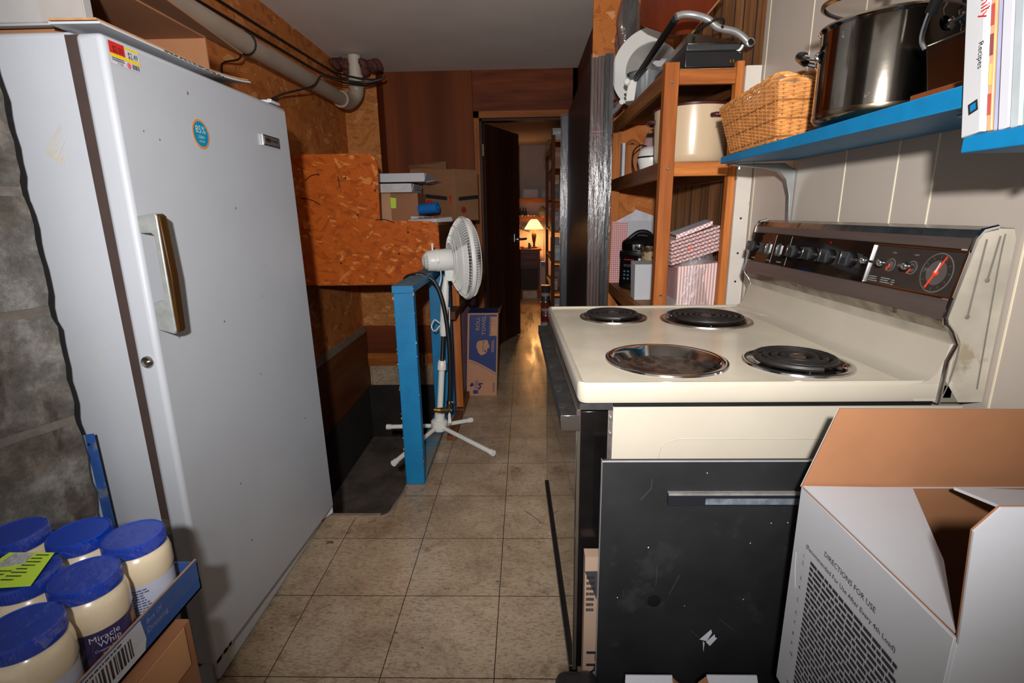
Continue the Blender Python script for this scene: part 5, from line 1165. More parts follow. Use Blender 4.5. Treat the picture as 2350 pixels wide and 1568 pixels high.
m = MB(); m.prism([(.50, ZL), (.70, ZL), (.70, ZL+.36), (.60, ZL+.395), (.59, ZL+.38), (.50, ZL+.335)], 1, 2.9065, 2.909); tag(m.build('paper_stack', M('paper_grey_white', S(205, 203, 210), .6)), 'torn topped white sheet rearmost on the lower shelf', 'paper')
t = thing('bagged_food_trays', 'stack of red striped and checked paper trays in a clear bag on the lower shelf', 'paper trays', (.62, 2.02, ZL))
m = MB(); m.hexa([(.572, 1.945, ZL+.004), (.708, 1.945, ZL+.004), (.712, 2.10, ZL+.004), (.572, 2.10, ZL+.004)], [(.565, 1.940, ZL+.185), (.728, 1.940, ZL+.200), (.728, 2.11, ZL+.200), (.565, 2.11, ZL+.185)]); o = m.build('striped_trays', STRIPE, t, bevel=.004)
m = MB()
for k in range(7):
    a = k*.013; m.hexa([(.540, 1.935+k*.004, ZL+.190+a), (.715, 1.935+k*.004, ZL+.245+a), (.720, 2.10, ZL+.245+a), (.540, 2.10, ZL+.190+a)], [(.538, 1.930+k*.004, ZL+.198+a), (.712, 1.930+k*.004, ZL+.254+a), (.722, 2.10, ZL+.254+a), (.538, 2.10, ZL+.198+a)])
o = m.build('checked_trays', CHECK, t); o['label'] = 'tilted red checked trays on top'
m = MB(); m.sheet([(.552, 1.94, ZL+.30), (.680, 1.94, ZL+.348), (.690, 2.05, ZL+.352), (.555, 2.05, ZL+.305)], .003, 0); m.sheet([(.552, 1.938, ZL+.285), (.680, 1.938, ZL+.333), (.680, 1.94, ZL+.348), (.552, 1.94, ZL+.300)], .003, 1); o = m.build('top_tray', [PAPER, CHECK], t)
m = MB(); q = P(1583, 571, 1, 1.930); m.box((q.x-.006, 1.9265, q.z-.003), (q.x+.006, 1.929, q.z+.003), 0, Matrix.Rotation(-.5, 3, 'Y')); m.build('orange_tag', ORANGE_RED, t)
vs_ = []; fs = []; N = 40; K = 14; m = MB()
for j in range(K+1):
    h_ = j/K
    for k in range(N):
        a = 2*PI*k/N; w_ = (.084+.005*noise.noise(Vector((math.cos(a)*4, math.sin(a)*4, h_*7)))); sx = w_*(1-.25*max(0, h_-.75)/.25); 
        ca, sa = math.cos(a), math.sin(a); r_ = 1/max(abs(ca), abs(sa))**.6
        vs_.append((.632+sx*.95*ca*r_, 2.02+sx*.98*sa*r_, ZL+.001+(.24+.04*ca)*h_+.006*noise.noise(Vector((a*3, h_*6, 2)))))
for j in range(K):
    for k in range(N): fs.append((j*N+k, j*N+(k+1) % N, (j+1)*N+(k+1) % N, (j+1)*N+k))
m.add(vs_, fs); o = m.build('clear_bag', film('bag_film', (.93, .91, .91), .16, .1, 40, .10), t, smooth=80)

# ================================================================== wrapped panel bundles in the corridor
DARKP = wood('dark_plank', S(44, 36, 34), S(72, 60, 56), 'Z', 22, .35, 30)
PINKP = wood('wrapped_edge', S(70, 52, 48), S(140, 112, 104), 'Z', 40, .3, 60)
GREYP = wood('wrapped_edge_grey', S(34, 32, 34), S(92, 88, 92), 'Z', 40, .3, 60)
t = thing('panel_bundle', 'tall stack of dark wood grain panels wrapped in clear plastic in the corridor', 'panel stack', (.33, 3.1, 0))
for k in range(4):
    x = .300+k*.0145; m = MB(); m.box((x, 2.50+.004*(k % 2), 0), (x+.0125, 3.74, 1.850+.003*k)); m.box((x+.0005, 2.4985+.004*(k % 2), 0), (x+.012, 2.4995+.004*(k % 2), 1.849+.003*k), 1)
    m.build('panel', [DARKP, PINKP], t)
def wrap(t, x0, x1, y0, y1, z1, seed):
    m = MB(); n1, n2 = 8, 30; vs_ = []; fs = []
    per = [(x0, y1)]+[(x0, y0+(y1-y0)*(1-k/6)) for k in range(1, 6)]+[(x0, y0)]+[(x0+(x1-x0)*k/5, y0) for k in range(1, 5)]+[(x1, y0), (x1, y0+.2)]
    L = len(per)
    for j in range(n2+1):
        for k, (x, y) in enumerate(per):
            e = .0018+.003*abs(noise.noise(Vector((x*70, y*9, j*.35+seed)))); vs_.append((x-(e if x <= x0+.0001 else 0)+(e if x >= x1-.0001 else 0), y-(e+.001 if y <= y0+.0001 else 0), z1*j/n2+.001))
    for j in range(n2):
        for k in range(L-1): fs.append((j*L+k, j*L+k+1, (j+1)*L+k+1, (j+1)*L+k))
    m.add(vs_, fs); return m.build('plastic_wrap', film('sleeve_film_%d' % seed, (.88, .88, .9), .06, .22, 40, .010, (1, 1, .12), .45), t, smooth=80)
wrap(t, .298, .359, 2.496, 3.74, 1.862, 1)
t = thing('panel_bundle', 'narrower darker wrapped panel bundle between the dark stack and the shelf unit', 'panel stack', (.385, 2.7, 0))
for k in range(2):
    x = .364+k*.018; m = MB(); m.box((x, 2.52, 0), (x+.016, 2.98, 1.872)); m.box((x+.0005, 2.5185, 0), (x+.0155, 2.5195, 1.871), 1); m.build('panel', [DARKP, GREYP], t)
wrap(t, .3628, .3995, 2.515, 2.98, 1.878, 5)
m = MB(); m.tube([(.3990, 2.512, 1.10), (.392, 2.50, 1.09), (.380, 2.495, 1.07)], .004, 6); m.lathe([(0, 0), (.006, .004), (0, .01)], (.385, 2.492, 1.07), 8); m.build('knot', FILM_D, t)
m = MB(); m.box((.300, 2.4945, 1.545), (.352, 2.4955, 1.550)); m.box((.300, 2.4945, 1.532), (.345, 2.4955, 1.5345)); tag(m.build('tape_strip', M('red_tape', S(160, 60, 56), .5)), 'thin red printed strip across the front of the wrapped panels', 'tape')
t = thing('wrapped_board', 'bluish plastic wrapped board standing far back beside the doorway', 'board', (.29, 3.9, 0))
m = MB(); m.box((.262, 3.86, 0), (.325, 3.90, 1.85)); m.build('board', M('blue_grey_board', S(56, 55, 64), .4, 0, .3, 20, (1, 1, .1)), t, bevel=.006)
wrap(t, .258, .329, 3.855, 3.90, 1.855, 9)

# ================================================================== stair bulkhead, blue rail, fan
def rounded(poly, rr, n=5):
    """round selected corners of a 2d polygon: rr = {index: radius}"""
    out = []
    for i, p in enumerate(poly):
        if i not in rr: out.append(p); continue
        a = Vector(poly[i-1]); b_ = Vector(p); c = Vector(poly[(i+1) % len(poly)]); r = rr[i]
        s_ = b_+(a-b_).normalized()*r; e = b_+(c-b_).normalized()*r
        for k in range(n+1):
            q = k/n; out.append(tuple(s_.lerp(b_, q).lerp(b_.lerp(e, q), q)))
    return out
t = thing('stair_bulkhead', 'orange strand board bulkhead with stepped rounded top over the cellar opening', 'bulkhead', (-.9, 3.4, .80))
poly = rounded([(-1.348, .805), (-.485, .805), (-.485, 1.160), (-.815, 1.166), (-.805, 1.525), (-1.348, 1.528)], {2: .07, 4: .07})
m = MB(); m.prism(poly, 1, 2.988, 3.0, 0); m.build('front_board', OSB_BR, t)
m = MB(); m.box((-1.348, 3.0, 1.135), (-.49, 4.18, 1.150), 0); m.box((-1.345, 3.0, .80), (-.50, 3.03, .85), 1); m.box((-1.345, 3.0, 1.09), (-.50, 3.03, 1.134), 1); m.build('top_deck', [OSB_X, PINE_X], t)
m = MB(); m.box((-.497, 3.001, .805), (-.486, 4.18, 1.134), 0); m.build('side_board', wood('deck_side', S(96, 60, 38), S(140, 90, 56), 'Y', 8), t)
m = MB()
for p in ((-.99, 3, 1.40), (-.94, 3, 1.2), (-1.06, 3, .93), (-.72, 3, .98), (-.66, 3, 1.10), (-1.14, 3, 1.42), (-.83, 3, 1.33)):
    m.lathe([(.006, 0), (0, .001)], (p[0], 2.9875, p[2]), 10, 0, (0, -1, 0))
for c_ in ((( 735, 470), (690, 455)), ((780, 430), (775, 405)), ((905, 512), (862, 505)), ((700, 415), (730, 400))):
    a = P(*c_[0], 1, 2.9872); b_ = P(*c_[1], 1, 2.9872); m.tube([a, a.lerp(b_, .5)+Vector((0, 0, .01)), b_], .0028, 5)
o = m.build('knots', M('knot_dark', S(44, 22, 12), .8), t); o['kind'] = 'stuff'
t = thing('blue_rail', 'bright blue painted wooden stair rail with two posts beside the cellar opening', 'rail', (-.50, 2.5, 0))
m = MB(); m.box((-.550, 2.130, .001), (-.465, 2.172, .882)); m.build('post', BLUE_PAINT, t, bevel=.003)
m = MB(); m.box((-.550, 2.935, .001), (-.430, 2.975, .882)); m.build('post', BLUE_PAINT, t, bevel=.003)
m = MB(); m.box((-.553, 2.126, .883), (-.464, 2.985, .912), 0); m.box((-.5525, 2.128, .9122), (-.4645, 2.983, .9128), 1); m.build('top_rail', [BLUE_PAINT, BLUE_WORN], t, bevel=.003)
m = MB(); m.box((-.552, 2.173, .001), (-.464, 2.934, .031), 0); m.build('base_plate', BLUE_WORN, t, bevel=.003)
m = MB()
rd = random.Random(4)
for k in range(24):
    z = rd.uniform(.1, .9); e = rd.choice((-.5505, -.4645)); s_ = rd.uniform(.0015, .004); m.box((e-s_*.5, 2.1293, z), (e+s_*.5, 2.1312, z+s_*rd.uniform(1, 4)))
o = m.build('paint_chips', M('bare_wood', S(200, 160, 120), .8), t); o['kind'] = 'stuff'
# pedestal fan
t = thing('pedestal_fan', 'white pedestal fan on a four-legged cross base beside the blue rail', 'fan', (-.478, 2.64, .035))
A = Vector((-.480, 2.64, .035)); axd = Vector((.075, 0, .84)).normalized()
def ax(h_): return A+axd*h_
m = MB()
m.lathe([(0, .014), (.040, .014), (.046, .03), (.046, .062), (.036, .072), (.028, .074), (.028, .108), (.022, .112), (.020, .112)], A, 28, 0, axd); m.build('hub', WHITE_PL, t)
for px, py in ((1133, 1041), (1083, 964), (888, 980), (903, 1064)):
    e = P(px, py, 2, .050); s_ = A+Vector((0, 0, .036)); d = (e-s_).normalized(); m = MB(); m.cyl(s_+d*.04, e-d*.02, .0115, .0125, 14); m.cyl(e-d*.022, e, .0155, .0155, 16); m.build('leg', WHITE_PL, t, smooth=40)
m = MB(); m.cyl(ax(.10), ax(.37), .0165, n=20); m.lathe([(.0165, 0), (.020, .002), (.025, .006), (.022, .05), (.017, .056)], ax(.355), 20, 0, axd); m.build('lower_pole', WHITE_PL, t)
m = MB(); m.cyl(ax(.40), ax(.57), .0105, n=16); m.build('inner_pole', CHROME, t)
m = MB(); m.lathe([(.0155, 0), (.020, .02), (.021, .20), (.018, .26), (.013, .29), (.013, .31)], ax(.545), 20, 0, axd); m.build('upper_pole', WHITE_PL, t)
D = Vector((-.325, 2.665, .976)); dn = Vector((.93, .345, .03)).normalized()   # grille axis pointing away to the right
m = MB(); K0 = D-dn*.20
prof = [(0, -.002), (.018, .0), (.036, .010), (.050, .028), (.053, .055), (.055, .075), (.056, .165), (.052, .172), (.0, .172)]
m.lathe(prof, K0, 32, 0, dn); m.lathe([(.0555, .068), (.0565, .072), (.0565, .078), (.0555, .082)], K0, 32, 0, dn); m.build('motor_housing', WHITE_PL, t)
m = MB()
for k in range(14):
    a = PI*.55+k*.19; v1 = dn.orthogonal().normalized(); v2 = dn.cross(v1); rad = v1*math.cos(a)+v2*math.sin(a); m.cyl(K0+rad*.030+dn*.006, K0+rad*.046+dn*.024, .0018, n=5)
o = m.build('motor_vents', M('vent_dark', S(70, 70, 70), .7), t); o['kind'] = 'stuff'
m = MB(); q = K0+dn*.055+Vector((0, 0, .052)); m.cyl(q, q+Vector((0, 0, .028)), .005, n=10); m.lathe([(.005, .026), (.009, .030), (.009, .033), (0, .034)], q, 14); m.build('oscillation_knob', WHITE_PL, t)
m = MB(); q = ax(.86); kk = K0+dn*.13-Vector((0, 0, .058)); m.tube([q-axd*.02, kk-Vector((0, 0, .03)), kk+Vector((0, 0, .012))], .014, 12); m.box((kk.x-.016, kk.y-.014, kk.z-.05), (kk.x+.03, kk.y+.014, kk.z+.006)); m.build('neck', WHITE_PL, t, bevel=.003)
v1 = Vector((0, 0, 1)); v1 = (v1-dn*v1.dot(dn)).normalized(); v2 = dn.cross(v1)
def rp(r, h_, a): return D+dn*h_+(v1*math.cos(a)+v2*math.sin(a))*r
RG = .205
def arcprof(r):   # rear grille: bulges back toward the motor
    return -.066+.070*(r/RG)**2.4
m = MB()
m.lathe([(.060, -.040), (.085, -.052), (.098, -.058), (.100, -.056), (.085, -.048), (.060, -.036)], D, 40, 0, dn)
# solid crescent of the moulded rear guard
m.lathe([(.080, arcprof(.08)+.001), (.12, arcprof(.12)-.002), (.16, arcprof(.16)-.001), (.192, arcprof(.192)-.001)], D, 20, 0, dn, a0=math.radians(-115)+PI, a1=math.radians(-20)+PI)
m.build('rear_guard', WHITE_PL, t)
m = MB()
for k in range(80):
    a = 2*PI*k/80; m.tube([rp(.085, arcprof(.085)-.002, a), rp(.12, arcprof(.12)-.004, a), rp(.16, arcprof(.16)-.002, a), rp(.19, -.010, a), rp(RG, .010, a)], .0013, 4, 0, smooth=False)
for r in (.12, .165): m.tube([rp(r, arcprof(r)-.004, 2*PI*k/64) for k in range(64)], .0018, 5, 0, smooth=False, closed=True)
o = m.build('rear_grille', WHITE_PL, t, smooth=60); o['kind'] = 'stuff'
m = MB(); m.lathe([(RG-.004, .004), (RG+.004, .006), (RG+.006, .014), (RG+.004, .024), (RG-.004, .026)], D, 72, 0, dn); m.build('rim', WHITE_PL, t, smooth=50)
m = MB()
for k in range(96):
    a = 2*PI*(k+.5)/96; m.tube([rp(RG, .022, a), rp(RG-.008, .045, a), rp(.17, .060, a), rp(.10, .070, a), rp(.045, .072, a)], .0013, 4, 0, smooth=False)
m.lathe([(.046, .068), (.05, .074), (0, .078)], D, 28, 0, dn)
m.tube([rp(.17, .061, 2*PI*k/64) for k in range(64)], .0018, 5, 0, smooth=False, closed=True)
o = m.build('front_grille', WHITE_PL, t, smooth=60); o['kind'] = 'stuff'
m = MB(); m.lathe([(0, -.02), (.028, -.018), (.030, .03), (.02, .04), (0, .042)], D, 24, 0, dn); m.build('blade_hub', WHITE_PL, t)
for j in range(3):
    m = MB(); vs_ = []; fs = []
    for i in range(7):
        r = .028+.155*i/6; wd_ = (.30+.62*math.sin(PI*min(1, (i+.6)/6.4)))
        for k in range(6): a = j*2*PI/3+(k/5-.5)*wd_*(.09/r)**.35+.25*i/6; vs_.append(rp(r, -.012+.040*(k/5), a))
    for i in range(6):
        for k in range(5): q = i*6+k; fs.append((q, q+6, q+7, q+1))
    m.add(vs_, fs); m.build('blade', M('blade_clear', S(190, 192, 190), .3, 0, .03), t, smooth=80)
m = MB(); q = ax(.86)
m.tube([K0+dn*.07+v2*.061, q+Vector((-.022, -.012, .0)), ax(.78)+Vector((-.03, -.015, 0)), ax(.66)+Vector((.012, -.024, 0)), ax(.60)+Vector((-.02, -.026, 0)), ax(.575)+Vector((-.045, -.02, 0)), ax(.60)+Vector((-.062, -.01, 0)), ax(.635)+Vector((-.045, -.015, 0)), ax(.62)+Vector((-.01, -.026, 0)), ax(.70)+Vector((.026, -.02, 0)), ax(.55)+Vector((.034, -.02, 0)), ax(.36)+Vector((.042, -.02, 0)), ax(.22)+Vector((.052, -.02, 0)), ax(.115)+Vector((.055, -.02, 0))], .0032, 6); m.build('power_cord', WHITE_PL, t)
m = MB(); q = ax(.095)+Vector((.057, -.02, 0)); m.hexa([(q.x-.010, q.y-.008, q.z-.035), (q.x+.010, q.y-.008, q.z-.035), (q.x+.010, q.y+.008, q.z-.035), (q.x-.010, q.y+.008, q.z-.035)], [(q.x-.006, q.y-.005, q.z+.02), (q.x+.006, q.y-.005, q.z+.02), (q.x+.006, q.y+.005, q.z+.02), (q.x-.006, q.y+.005, q.z+.02)]); m.box((q.x-.006, q.y-.002, q.z-.048), (q.x-.003, q.y+.002, q.z-.035), 1); m.box((q.x+.003, q.y-.002, q.z-.048), (q.x+.006, q.y+.002, q.z-.035), 1); m.build('plug', [WHITE_PL, BRASS], t, bevel=.001)
# hose over the rail
t = thing('black_hose', 'black rubber hose with brass valve looped over the blue rail', 'hose', (-.45, 2.55, .1))
m = MB(); hp = [P(925, 652, 1, 2.72), P(930, 640, 1, 2.60), P(948, 632, 1, 2.5), P(968, 631, 1, 2.5), P(995, 645, 1, 2.5), P(1012, 680, 1, 2.5), P(1024, 735, 1, 2.5), P(1031, 800, 1, 2.5), P(1033, 870, 1, 2.5), P(1031, 925, 1, 2.5)]
hp[0].z = .80; m.tube(hp, .0105, 12, 0, seg=5); m.build('hose_tube', RUBBER, t)
e = hp[-1]
m = MB(); m.cyl(e+Vector((0, 0, .012)), e-Vector((0, 0, .004)), .0135, n=16); m.cyl(e+Vector((.012, -.004, .006)), e+Vector((.022, -.004, .006)), .004, n=8); m.build('hose_clamp', CHROME, t)
m = MB(); m.tube([e, e-Vector((0, 0, .02)), e+Vector((-.012, 0, -.036)), e+Vector((-.045, 0, -.040))], .0145, 12); m.cyl(e+Vector((-.004, 0, -.03)), e+Vector((.012, 0, -.042)), .013, n=12); m.build('valve_body', BRASS_DK, t)
m = MB(); c = e+Vector((-.046, 0, -.040)); m.lathe([(.0135, 0), (.0135, .014), (.0105, .015), (.0105, .020), (.009, .021), (.009, .034), (.006, .036), (0, .036)], c, 12, 0, (-1, 0, .08)); m.build('brass_nozzle', BRASS, t)
# partition of studs and ribbed mauve panel
t = thing('ribbed_partition', 'low partition of pale studs and ribbed mauve panel running back from the fan', 'partition', (-.40, 3.7, 0))
MAUVE = M('mauve_panel', S(112, 84, 100), .6, 0, .08)
m = MB(); vs_ = []; fs = []; n = 130
for k in range(n+1):
    y = 3.02+1.34*k/n; x = -.418+(.006 if k % 2 else 0); vs_ += [(x, y, .035), (x, y, .66)]
for k in range(n): fs.append((2*k, 2*k+2, 2*k+3, 2*k+1))
m.add(vs_, fs); m.box((-.432, 3.02, .03), (-.424, 4.36, .66)); m.build('ribbed_panel', MAUVE, t, smooth=0)
m = MB(); m.box((-.424, 2.985, .045), (-.384, 3.015, .93)); m.build('stud', PINE, t, bevel=.002)
m = MB(); m.box((-.432, 2.60, 0), (-.384, 2.975, .028)); m.box((-.43, 2.98, 0), (-.38, 4.38, .034)); m.build('sole_plate', wood('sole_plate', S(96, 56, 36), S(132, 84, 56), 'Y', 8), t, bevel=.002)
m = MB(); q = Matrix.Rotation(0, 3, 'X'); m.hexa([(-.425, 2.80, .63), (-.385, 2.80, .63), (-.36, 4.38, .63), (-.40, 4.38, .63)], [(-.425, 2.80, .675), (-.385, 2.80, .675), (-.36, 4.38, .675), (-.40, 4.38, .675)]); m.build('cap_rail', wood('cap_rail', S(78, 48, 32), S(120, 78, 52), 'Y', 8), t, bevel=.002)

# ================================================================== boxes on the bulkhead deck
ZD = 1.1515
t = thing('green_labelled_carton', 'brown carton with a yellow green sticker under the pizza boxes', 'carton', (-.79, 3.4, ZD))
m = MB(); m.box((-.985, 3.38, ZD), (-.672, 3.62, ZD+.178)); m.build('carton_body', CARD, t, bevel=.002)
m = MB(); q = [P(*c, 1, 3.379) for c in ((894, 453), (909, 455), (909, 478), (898, 478))]; m.add(q, [(0, 1, 2, 3)]); m.build('sticker', GREEN_LABEL, t)
m = MB(); m.box((-.985, 3.3788, ZD), (-.845, 3.3798, ZD+.178)); m.build('carton_flap', M('cardboard_pale', S(184, 140, 104), .8, 0, .04), t)
for k, (z, x1, lab) in enumerate(((ZD+.180, -.655, 'lower flat white pizza box with vent slots'), (ZD+.242, -.575, 'upper flat white pizza box with lifted flap'))):
    t = thing('pizza_box', lab+' on the bulkhead deck', 'pizza box', (-.8, 3.45, z), 'pizza boxes on the bulkhead deck')
    m = MB(); m.box((x1-.38, 3.32+.02*k, z), (x1-.04, 3.64, z+.052), 0); m.build('box_body', CARD_WHITE, t, bevel=.002)
    m = MB(); m.sheet([(x1-.04, 3.33, z+.002), (x1-.04, 3.63, z+.002), (x1-.03, 3.63, z+.05), (x1-.03, 3.34, z+.05)], .003, 0)
    if k: m.sheet([(x1-.035, 3.36, z-.004), (x1-.035, 3.62, z-.004), (x1+.03, 3.62, z+.012), (x1+.012, 3.40, z+.008)], .003, 0)
    else:
        for j in range(5): m.box((x1-.029, 3.37+.05*j, z+.018), (x1-.028, 3.40+.05*j, z+.021), 1); m.box((x1-.029, 3.37+.05*j, z+.034), (x1-.028, 3.40+.05*j, z+.037), 1)
    m.build('side_flap', [CARD_WHITE, PRINT_K], t)
m = MB(); m.prism([(-.96, ZD+.180), (-.82, ZD+.180), (-.80, ZD+.196), (-.73, ZD+.196), (-.715, ZD+.232), (-.96, ZD+.232)][::-1], 1, 3.3155, 3.3185); o = m
t_ = bpy.data.objects.get('pizza_box'); m.build('front_tab', M('white_card_b', S(190, 186, 186), .6), t_)
t = thing('moving_carton', 'large brown carton with red arrow and black tape on the bulkhead deck', 'carton', (-.50, 3.75, ZD))
m = MB(); m.hexa([(-.700, 3.72, ZD), (-.465, 3.60, ZD), (-.320, 3.74, ZD), (-.55, 3.92, ZD)], [(-.700, 3.72, ZD+.335), (-.465, 3.60, ZD+.335), (-.320, 3.74, ZD+.335), (-.55, 3.92, ZD+.335)]); m.build('carton_body', CARD_DK, t, bevel=.002)
fa = Vector((-.700, 3.72, 0)); fb = Vector((-.465, 3.60, 0)); fc = Vector((-.320, 3.74, 0)); X1 = (fb-fa).normalized(); X2 = (fc-fb).normalized(); off = Vector((-.0005, -.001, 0))
def on(o_, X_, s_, z): return o_+X_*s_+off+Vector((0, 0, ZD+z))
m = MB(); m.add([on(fa, X1, .02, .155), on(fa, X1, .20, .135), on(fa, X1, .20, .16), on(fa, X1, .02, .18)], [(0, 1, 2, 3)]); m.add([on(fb, X2, .03, .13)+Vector((.0015, 0, 0)), on(fb, X2, .20, .145)+Vector((.0015, 0, 0)), on(fb, X2, .20, .17)+Vector((.0015, 0, 0)), on(fb, X2, .03, .155)+Vector((.0015, 0, 0))], [(0, 1, 2, 3)]); m.build('black_tape', PRINT_K, t)
m = MB(); m.add([on(fa, X1, .222, .105), on(fa, X1, .232, .105), on(fa, X1, .232, .155), on(fa, X1, .222, .155)], [(0, 1, 2, 3)]); m.add([on(fa, X1, .214, .150), on(fa, X1, .240, .150), on(fa, X1, .227, .175)], [(0, 1, 2)]); m.text('UP', .018, on(fa, X1, .214, .082), X1, (0, 0, 1)); m.text('FRAGILE', .016, on(fa, X1, .12, .02), X1, (0, 0, 1)); m.text('THIS END', .014, on(fa, X1, .17, .26), X1, (0, 0, 1))
m.lathe([(.04, 0), (0, .0005)], on(fa, X1, .05, .10)+off, 24, 0, (-.45, -.89, 0), 0, PI*2); m.build('red_printing', PRINT_RED, t)
m = MB(); c = on(fb, X2, .07, .07)+Vector((.002, -.001, 0)); m.lathe([(.022, 0), (0, .0005)], c, 20, 0, (X2.y, -X2.x, 0)); m.build('red_emblem', M('dim_red', S(130, 30, 26), .7), t)
t = thing('open_carton', 'open brown carton rearmost on the bulkhead deck behind the pizza boxes', 'carton', (-.75, 3.95, ZD))
m = MB(); m.box((-.83, 3.935, ZD), (-.56, 4.16, ZD+.36)); m.build('carton_body', CARD_DK, t)
m = MB(); m.sheet([(-.83, 3.935, ZD+.36), (-.56, 3.935, ZD+.36), (-.56, 3.90, ZD+.41), (-.83, 3.90, ZD+.385)], .004); m.build('raised_flap', CARD_DK, t)
t = thing('foam_roller', 'bright blue hollow foam tube on the bulkhead deck', 'foam tube', (-.60, 3.42, 1.235))
a = Vector((-.665, 3.40, 1.228)); b_ = Vector((-.545, 3.36, 1.238)); d = (b_-a).normalized(); L = (b_-a).length
m = MB(); m.lathe([(.013, 0), (.033, 0), (.033, L), (.031, L+.002), (.013, L+.002), (.013, 0)], a, 28, 0, d); m.build('tube', M('foam_blue', S(0, 98, 176), .7, 0, .06, 30), t)
t = thing('food_packet', 'white printed food packet lying under the blue foam tube behind the fan', 'packet', (-.55, 3.2, ZD))
m = MB(); m.hexa([(-.70, 3.15, ZD), (-.51, 3.05, ZD), (-.43, 3.2, ZD), (-.60, 3.30, ZD)], [(-.69, 3.15, ZD+.018), (-.51, 3.06, ZD+.020), (-.435, 3.2, ZD+.03), (-.60, 3.29, ZD+.030)]); m.build('packet_body', M('packet_white', S(200, 198, 204), .4, 0, .08, 20), t, bevel=.004)
m = MB(); 
for q in ((-.62, 3.16), (-.56, 3.13), (-.53, 3.18), (-.60, 3.22)): m.lathe([(.016, .0), (.008, .004), (0, .005)], (q[0], q[1], ZD+.026), 9, 0)
m.build('picture_print', M('food_brown', S(150, 84, 50), .5, 0, .4, 60, spots=(S(190, 40, 30), 60, .6)), t)
m = MB(); m.hexa([(-.70, 3.28, ZD), (-.58, 3.32, ZD), (-.56, 3.38, ZD), (-.68, 3.37, ZD)], [(-.70, 3.27, ZD+.035), (-.59, 3.31, ZD+.030), (-.57, 3.34, ZD+.030), (-.69, 3.35, ZD+.04)]); tag(m.build('folded_paper', PAPER), 'folded white paper lying behind the printed food packet', 'paper')
t = thing('splinter', 'dark splintered strip stuck at the inner corner of the bulkhead board', 'splinter', (-.83, 2.985, 1.16)) if False else None
# roll towel carton
t = thing('roll_towel_carton', 'tall navy and brown ROLL TOWEL carton standing on the floor behind the fan', 'carton', (-.29, 3.4, 0))
wx0, wx1, wy = -.402, -.197, 3.305
m = MB(); m.hexa([(wx0, wy, 0), (wx1, wy, 0), (wx1, wy+.2, 0), (wx0, wy+.2, 0)], [(wx0+.028, wy, .568), (wx1+.022, wy, .568), (wx1+.022, wy+.2, .568), (wx0+.028, wy+.2, .568)]); m.build('carton_body', M('towel_card', S(176, 128, 98), .75, 0, .04), t, bevel=.002)
def tp(s_, h_, o_=0): return Vector((wx0+.205*s_+.028*h_-(.006*h_)*s_, wy-.0012-o_, .568*h_))
NAVY = M('navy_print', S(28, 48, 104), .55, 0, .05); TAN_P = M('tan_print', S(176, 128, 98), .75)
m = MB(); arc = [(s_, .30+.175*(1-s_)**.8*1.0-.03*math.sin(s_*PI)*0) for s_ in [k/10 for k in range(11)]]
arc = [(.06+.90*k/10, .455-.165*(k/10)**1.25) for k in range(11)]
for k in range(10): m.add([tp(*arc[k]), tp(*arc[k+1]), tp(arc[k+1][0], .985), tp(arc[k][0], .985)], [(0, 1, 2, 3)], 0)
m.add([(wx0+.03, wy+.01, .5692), (wx1+.018, wy+.01, .5692), (wx1+.018, wy+.19, .5692), (wx0+.03, wy+.19, .5692)], [(0, 1, 2, 3)], 0)
for k in range(10): m.add([tp(arc[k][0], arc[k][1]-.022), tp(arc[k+1][0], arc[k+1][1]-.022), tp(arc[k+1][0], arc[k+1][1]-.026), tp(arc[k][0], arc[k][1]-.026)], [(0, 1, 2, 3)], 0)
m.build('navy_panel', NAVY, t, smooth=0)
up = Vector((.03, 0, .57)).normalized(); m = MB(); m.text('ROLL', .036, tp(.40, .80, .001), up, (-1, 0, 0), 0, sx=1.05); m.text('TOWEL', .036, tp(.595, .745, .001), up, (-1, 0, 0), 0, sx=1.05)
m.add([tp(.72, .735, .001), tp(.96, .735, .001), tp(.96, .96, .001), tp(.72, .96, .001)], [(0, 1, 2, 3)], 0)
m.hexa([tp(.30, .60, .001), tp(.46, .50, .001), tp(.60, .53, .001), tp(.56, .58, .001)], [tp(.36, .67, .0015), tp(.40, .68, .0015), tp(.63, .67, .0015), tp(.73, .595, .0015)], 0)
m.add([tp(.32+.0, .66, .0013), tp(.30, .61, .0013), tp(.37, .535, .0013), tp(.45, .505, .0013), tp(.58, .515, .0013), tp(.66, .55, .0013), tp(.66, .58, .0013), tp(.74, .60, .0013), tp(.66, .685, .0013), tp(.5, .685, .0013)], [tuple(range(10))], 0)
m.words(tp(.80, .54, .001), up, (-1, 0, 0), .1, .02, 2, 0, 3, .5)
m.build('tan_lettering', TAN_P, t, smooth=0)
m = MB(); m.text('NATURAL', .018, tp(.56, .545, .0022), up, (-1, 0, 0), 0, sx=1.2); m.barcode(tp(.77, .75, .002), up, (-1, 0, 0), .115, -.034, 0, 4, 20); m.text('10000008', .022, tp(.93, .04, .0012), up, (-1, 0, 0), 0, sx=.8)
m.lathe([(.006, 0), (0, .0004)], tp(.56, .545, .0024)+Vector((.008, 0, .004)), 14, 0, (0, -1, 0)); m.add([tp(.22, .03, .0012), tp(.38, .03, .0012), tp(.38, .075, .0012), tp(.22, .075, .0012)], [(0, 1, 2, 3)], 0)
m.tube([tp(.40, .085, .001), tp(.46, .12, .001), tp(.41, .15, .001), tp(.53, .155, .001)], .005, 6, 0); m.tube([tp(.12, .13, .001), tp(.2, .14, .001), tp(.15, .16, .001)], .008, 6, 0); m.words(tp(.26, .09, .0013), up, (-1, 0, 0), .07, .03, 4, 0, 3, .4)
m.build('navy_lettering', NAVY, t)
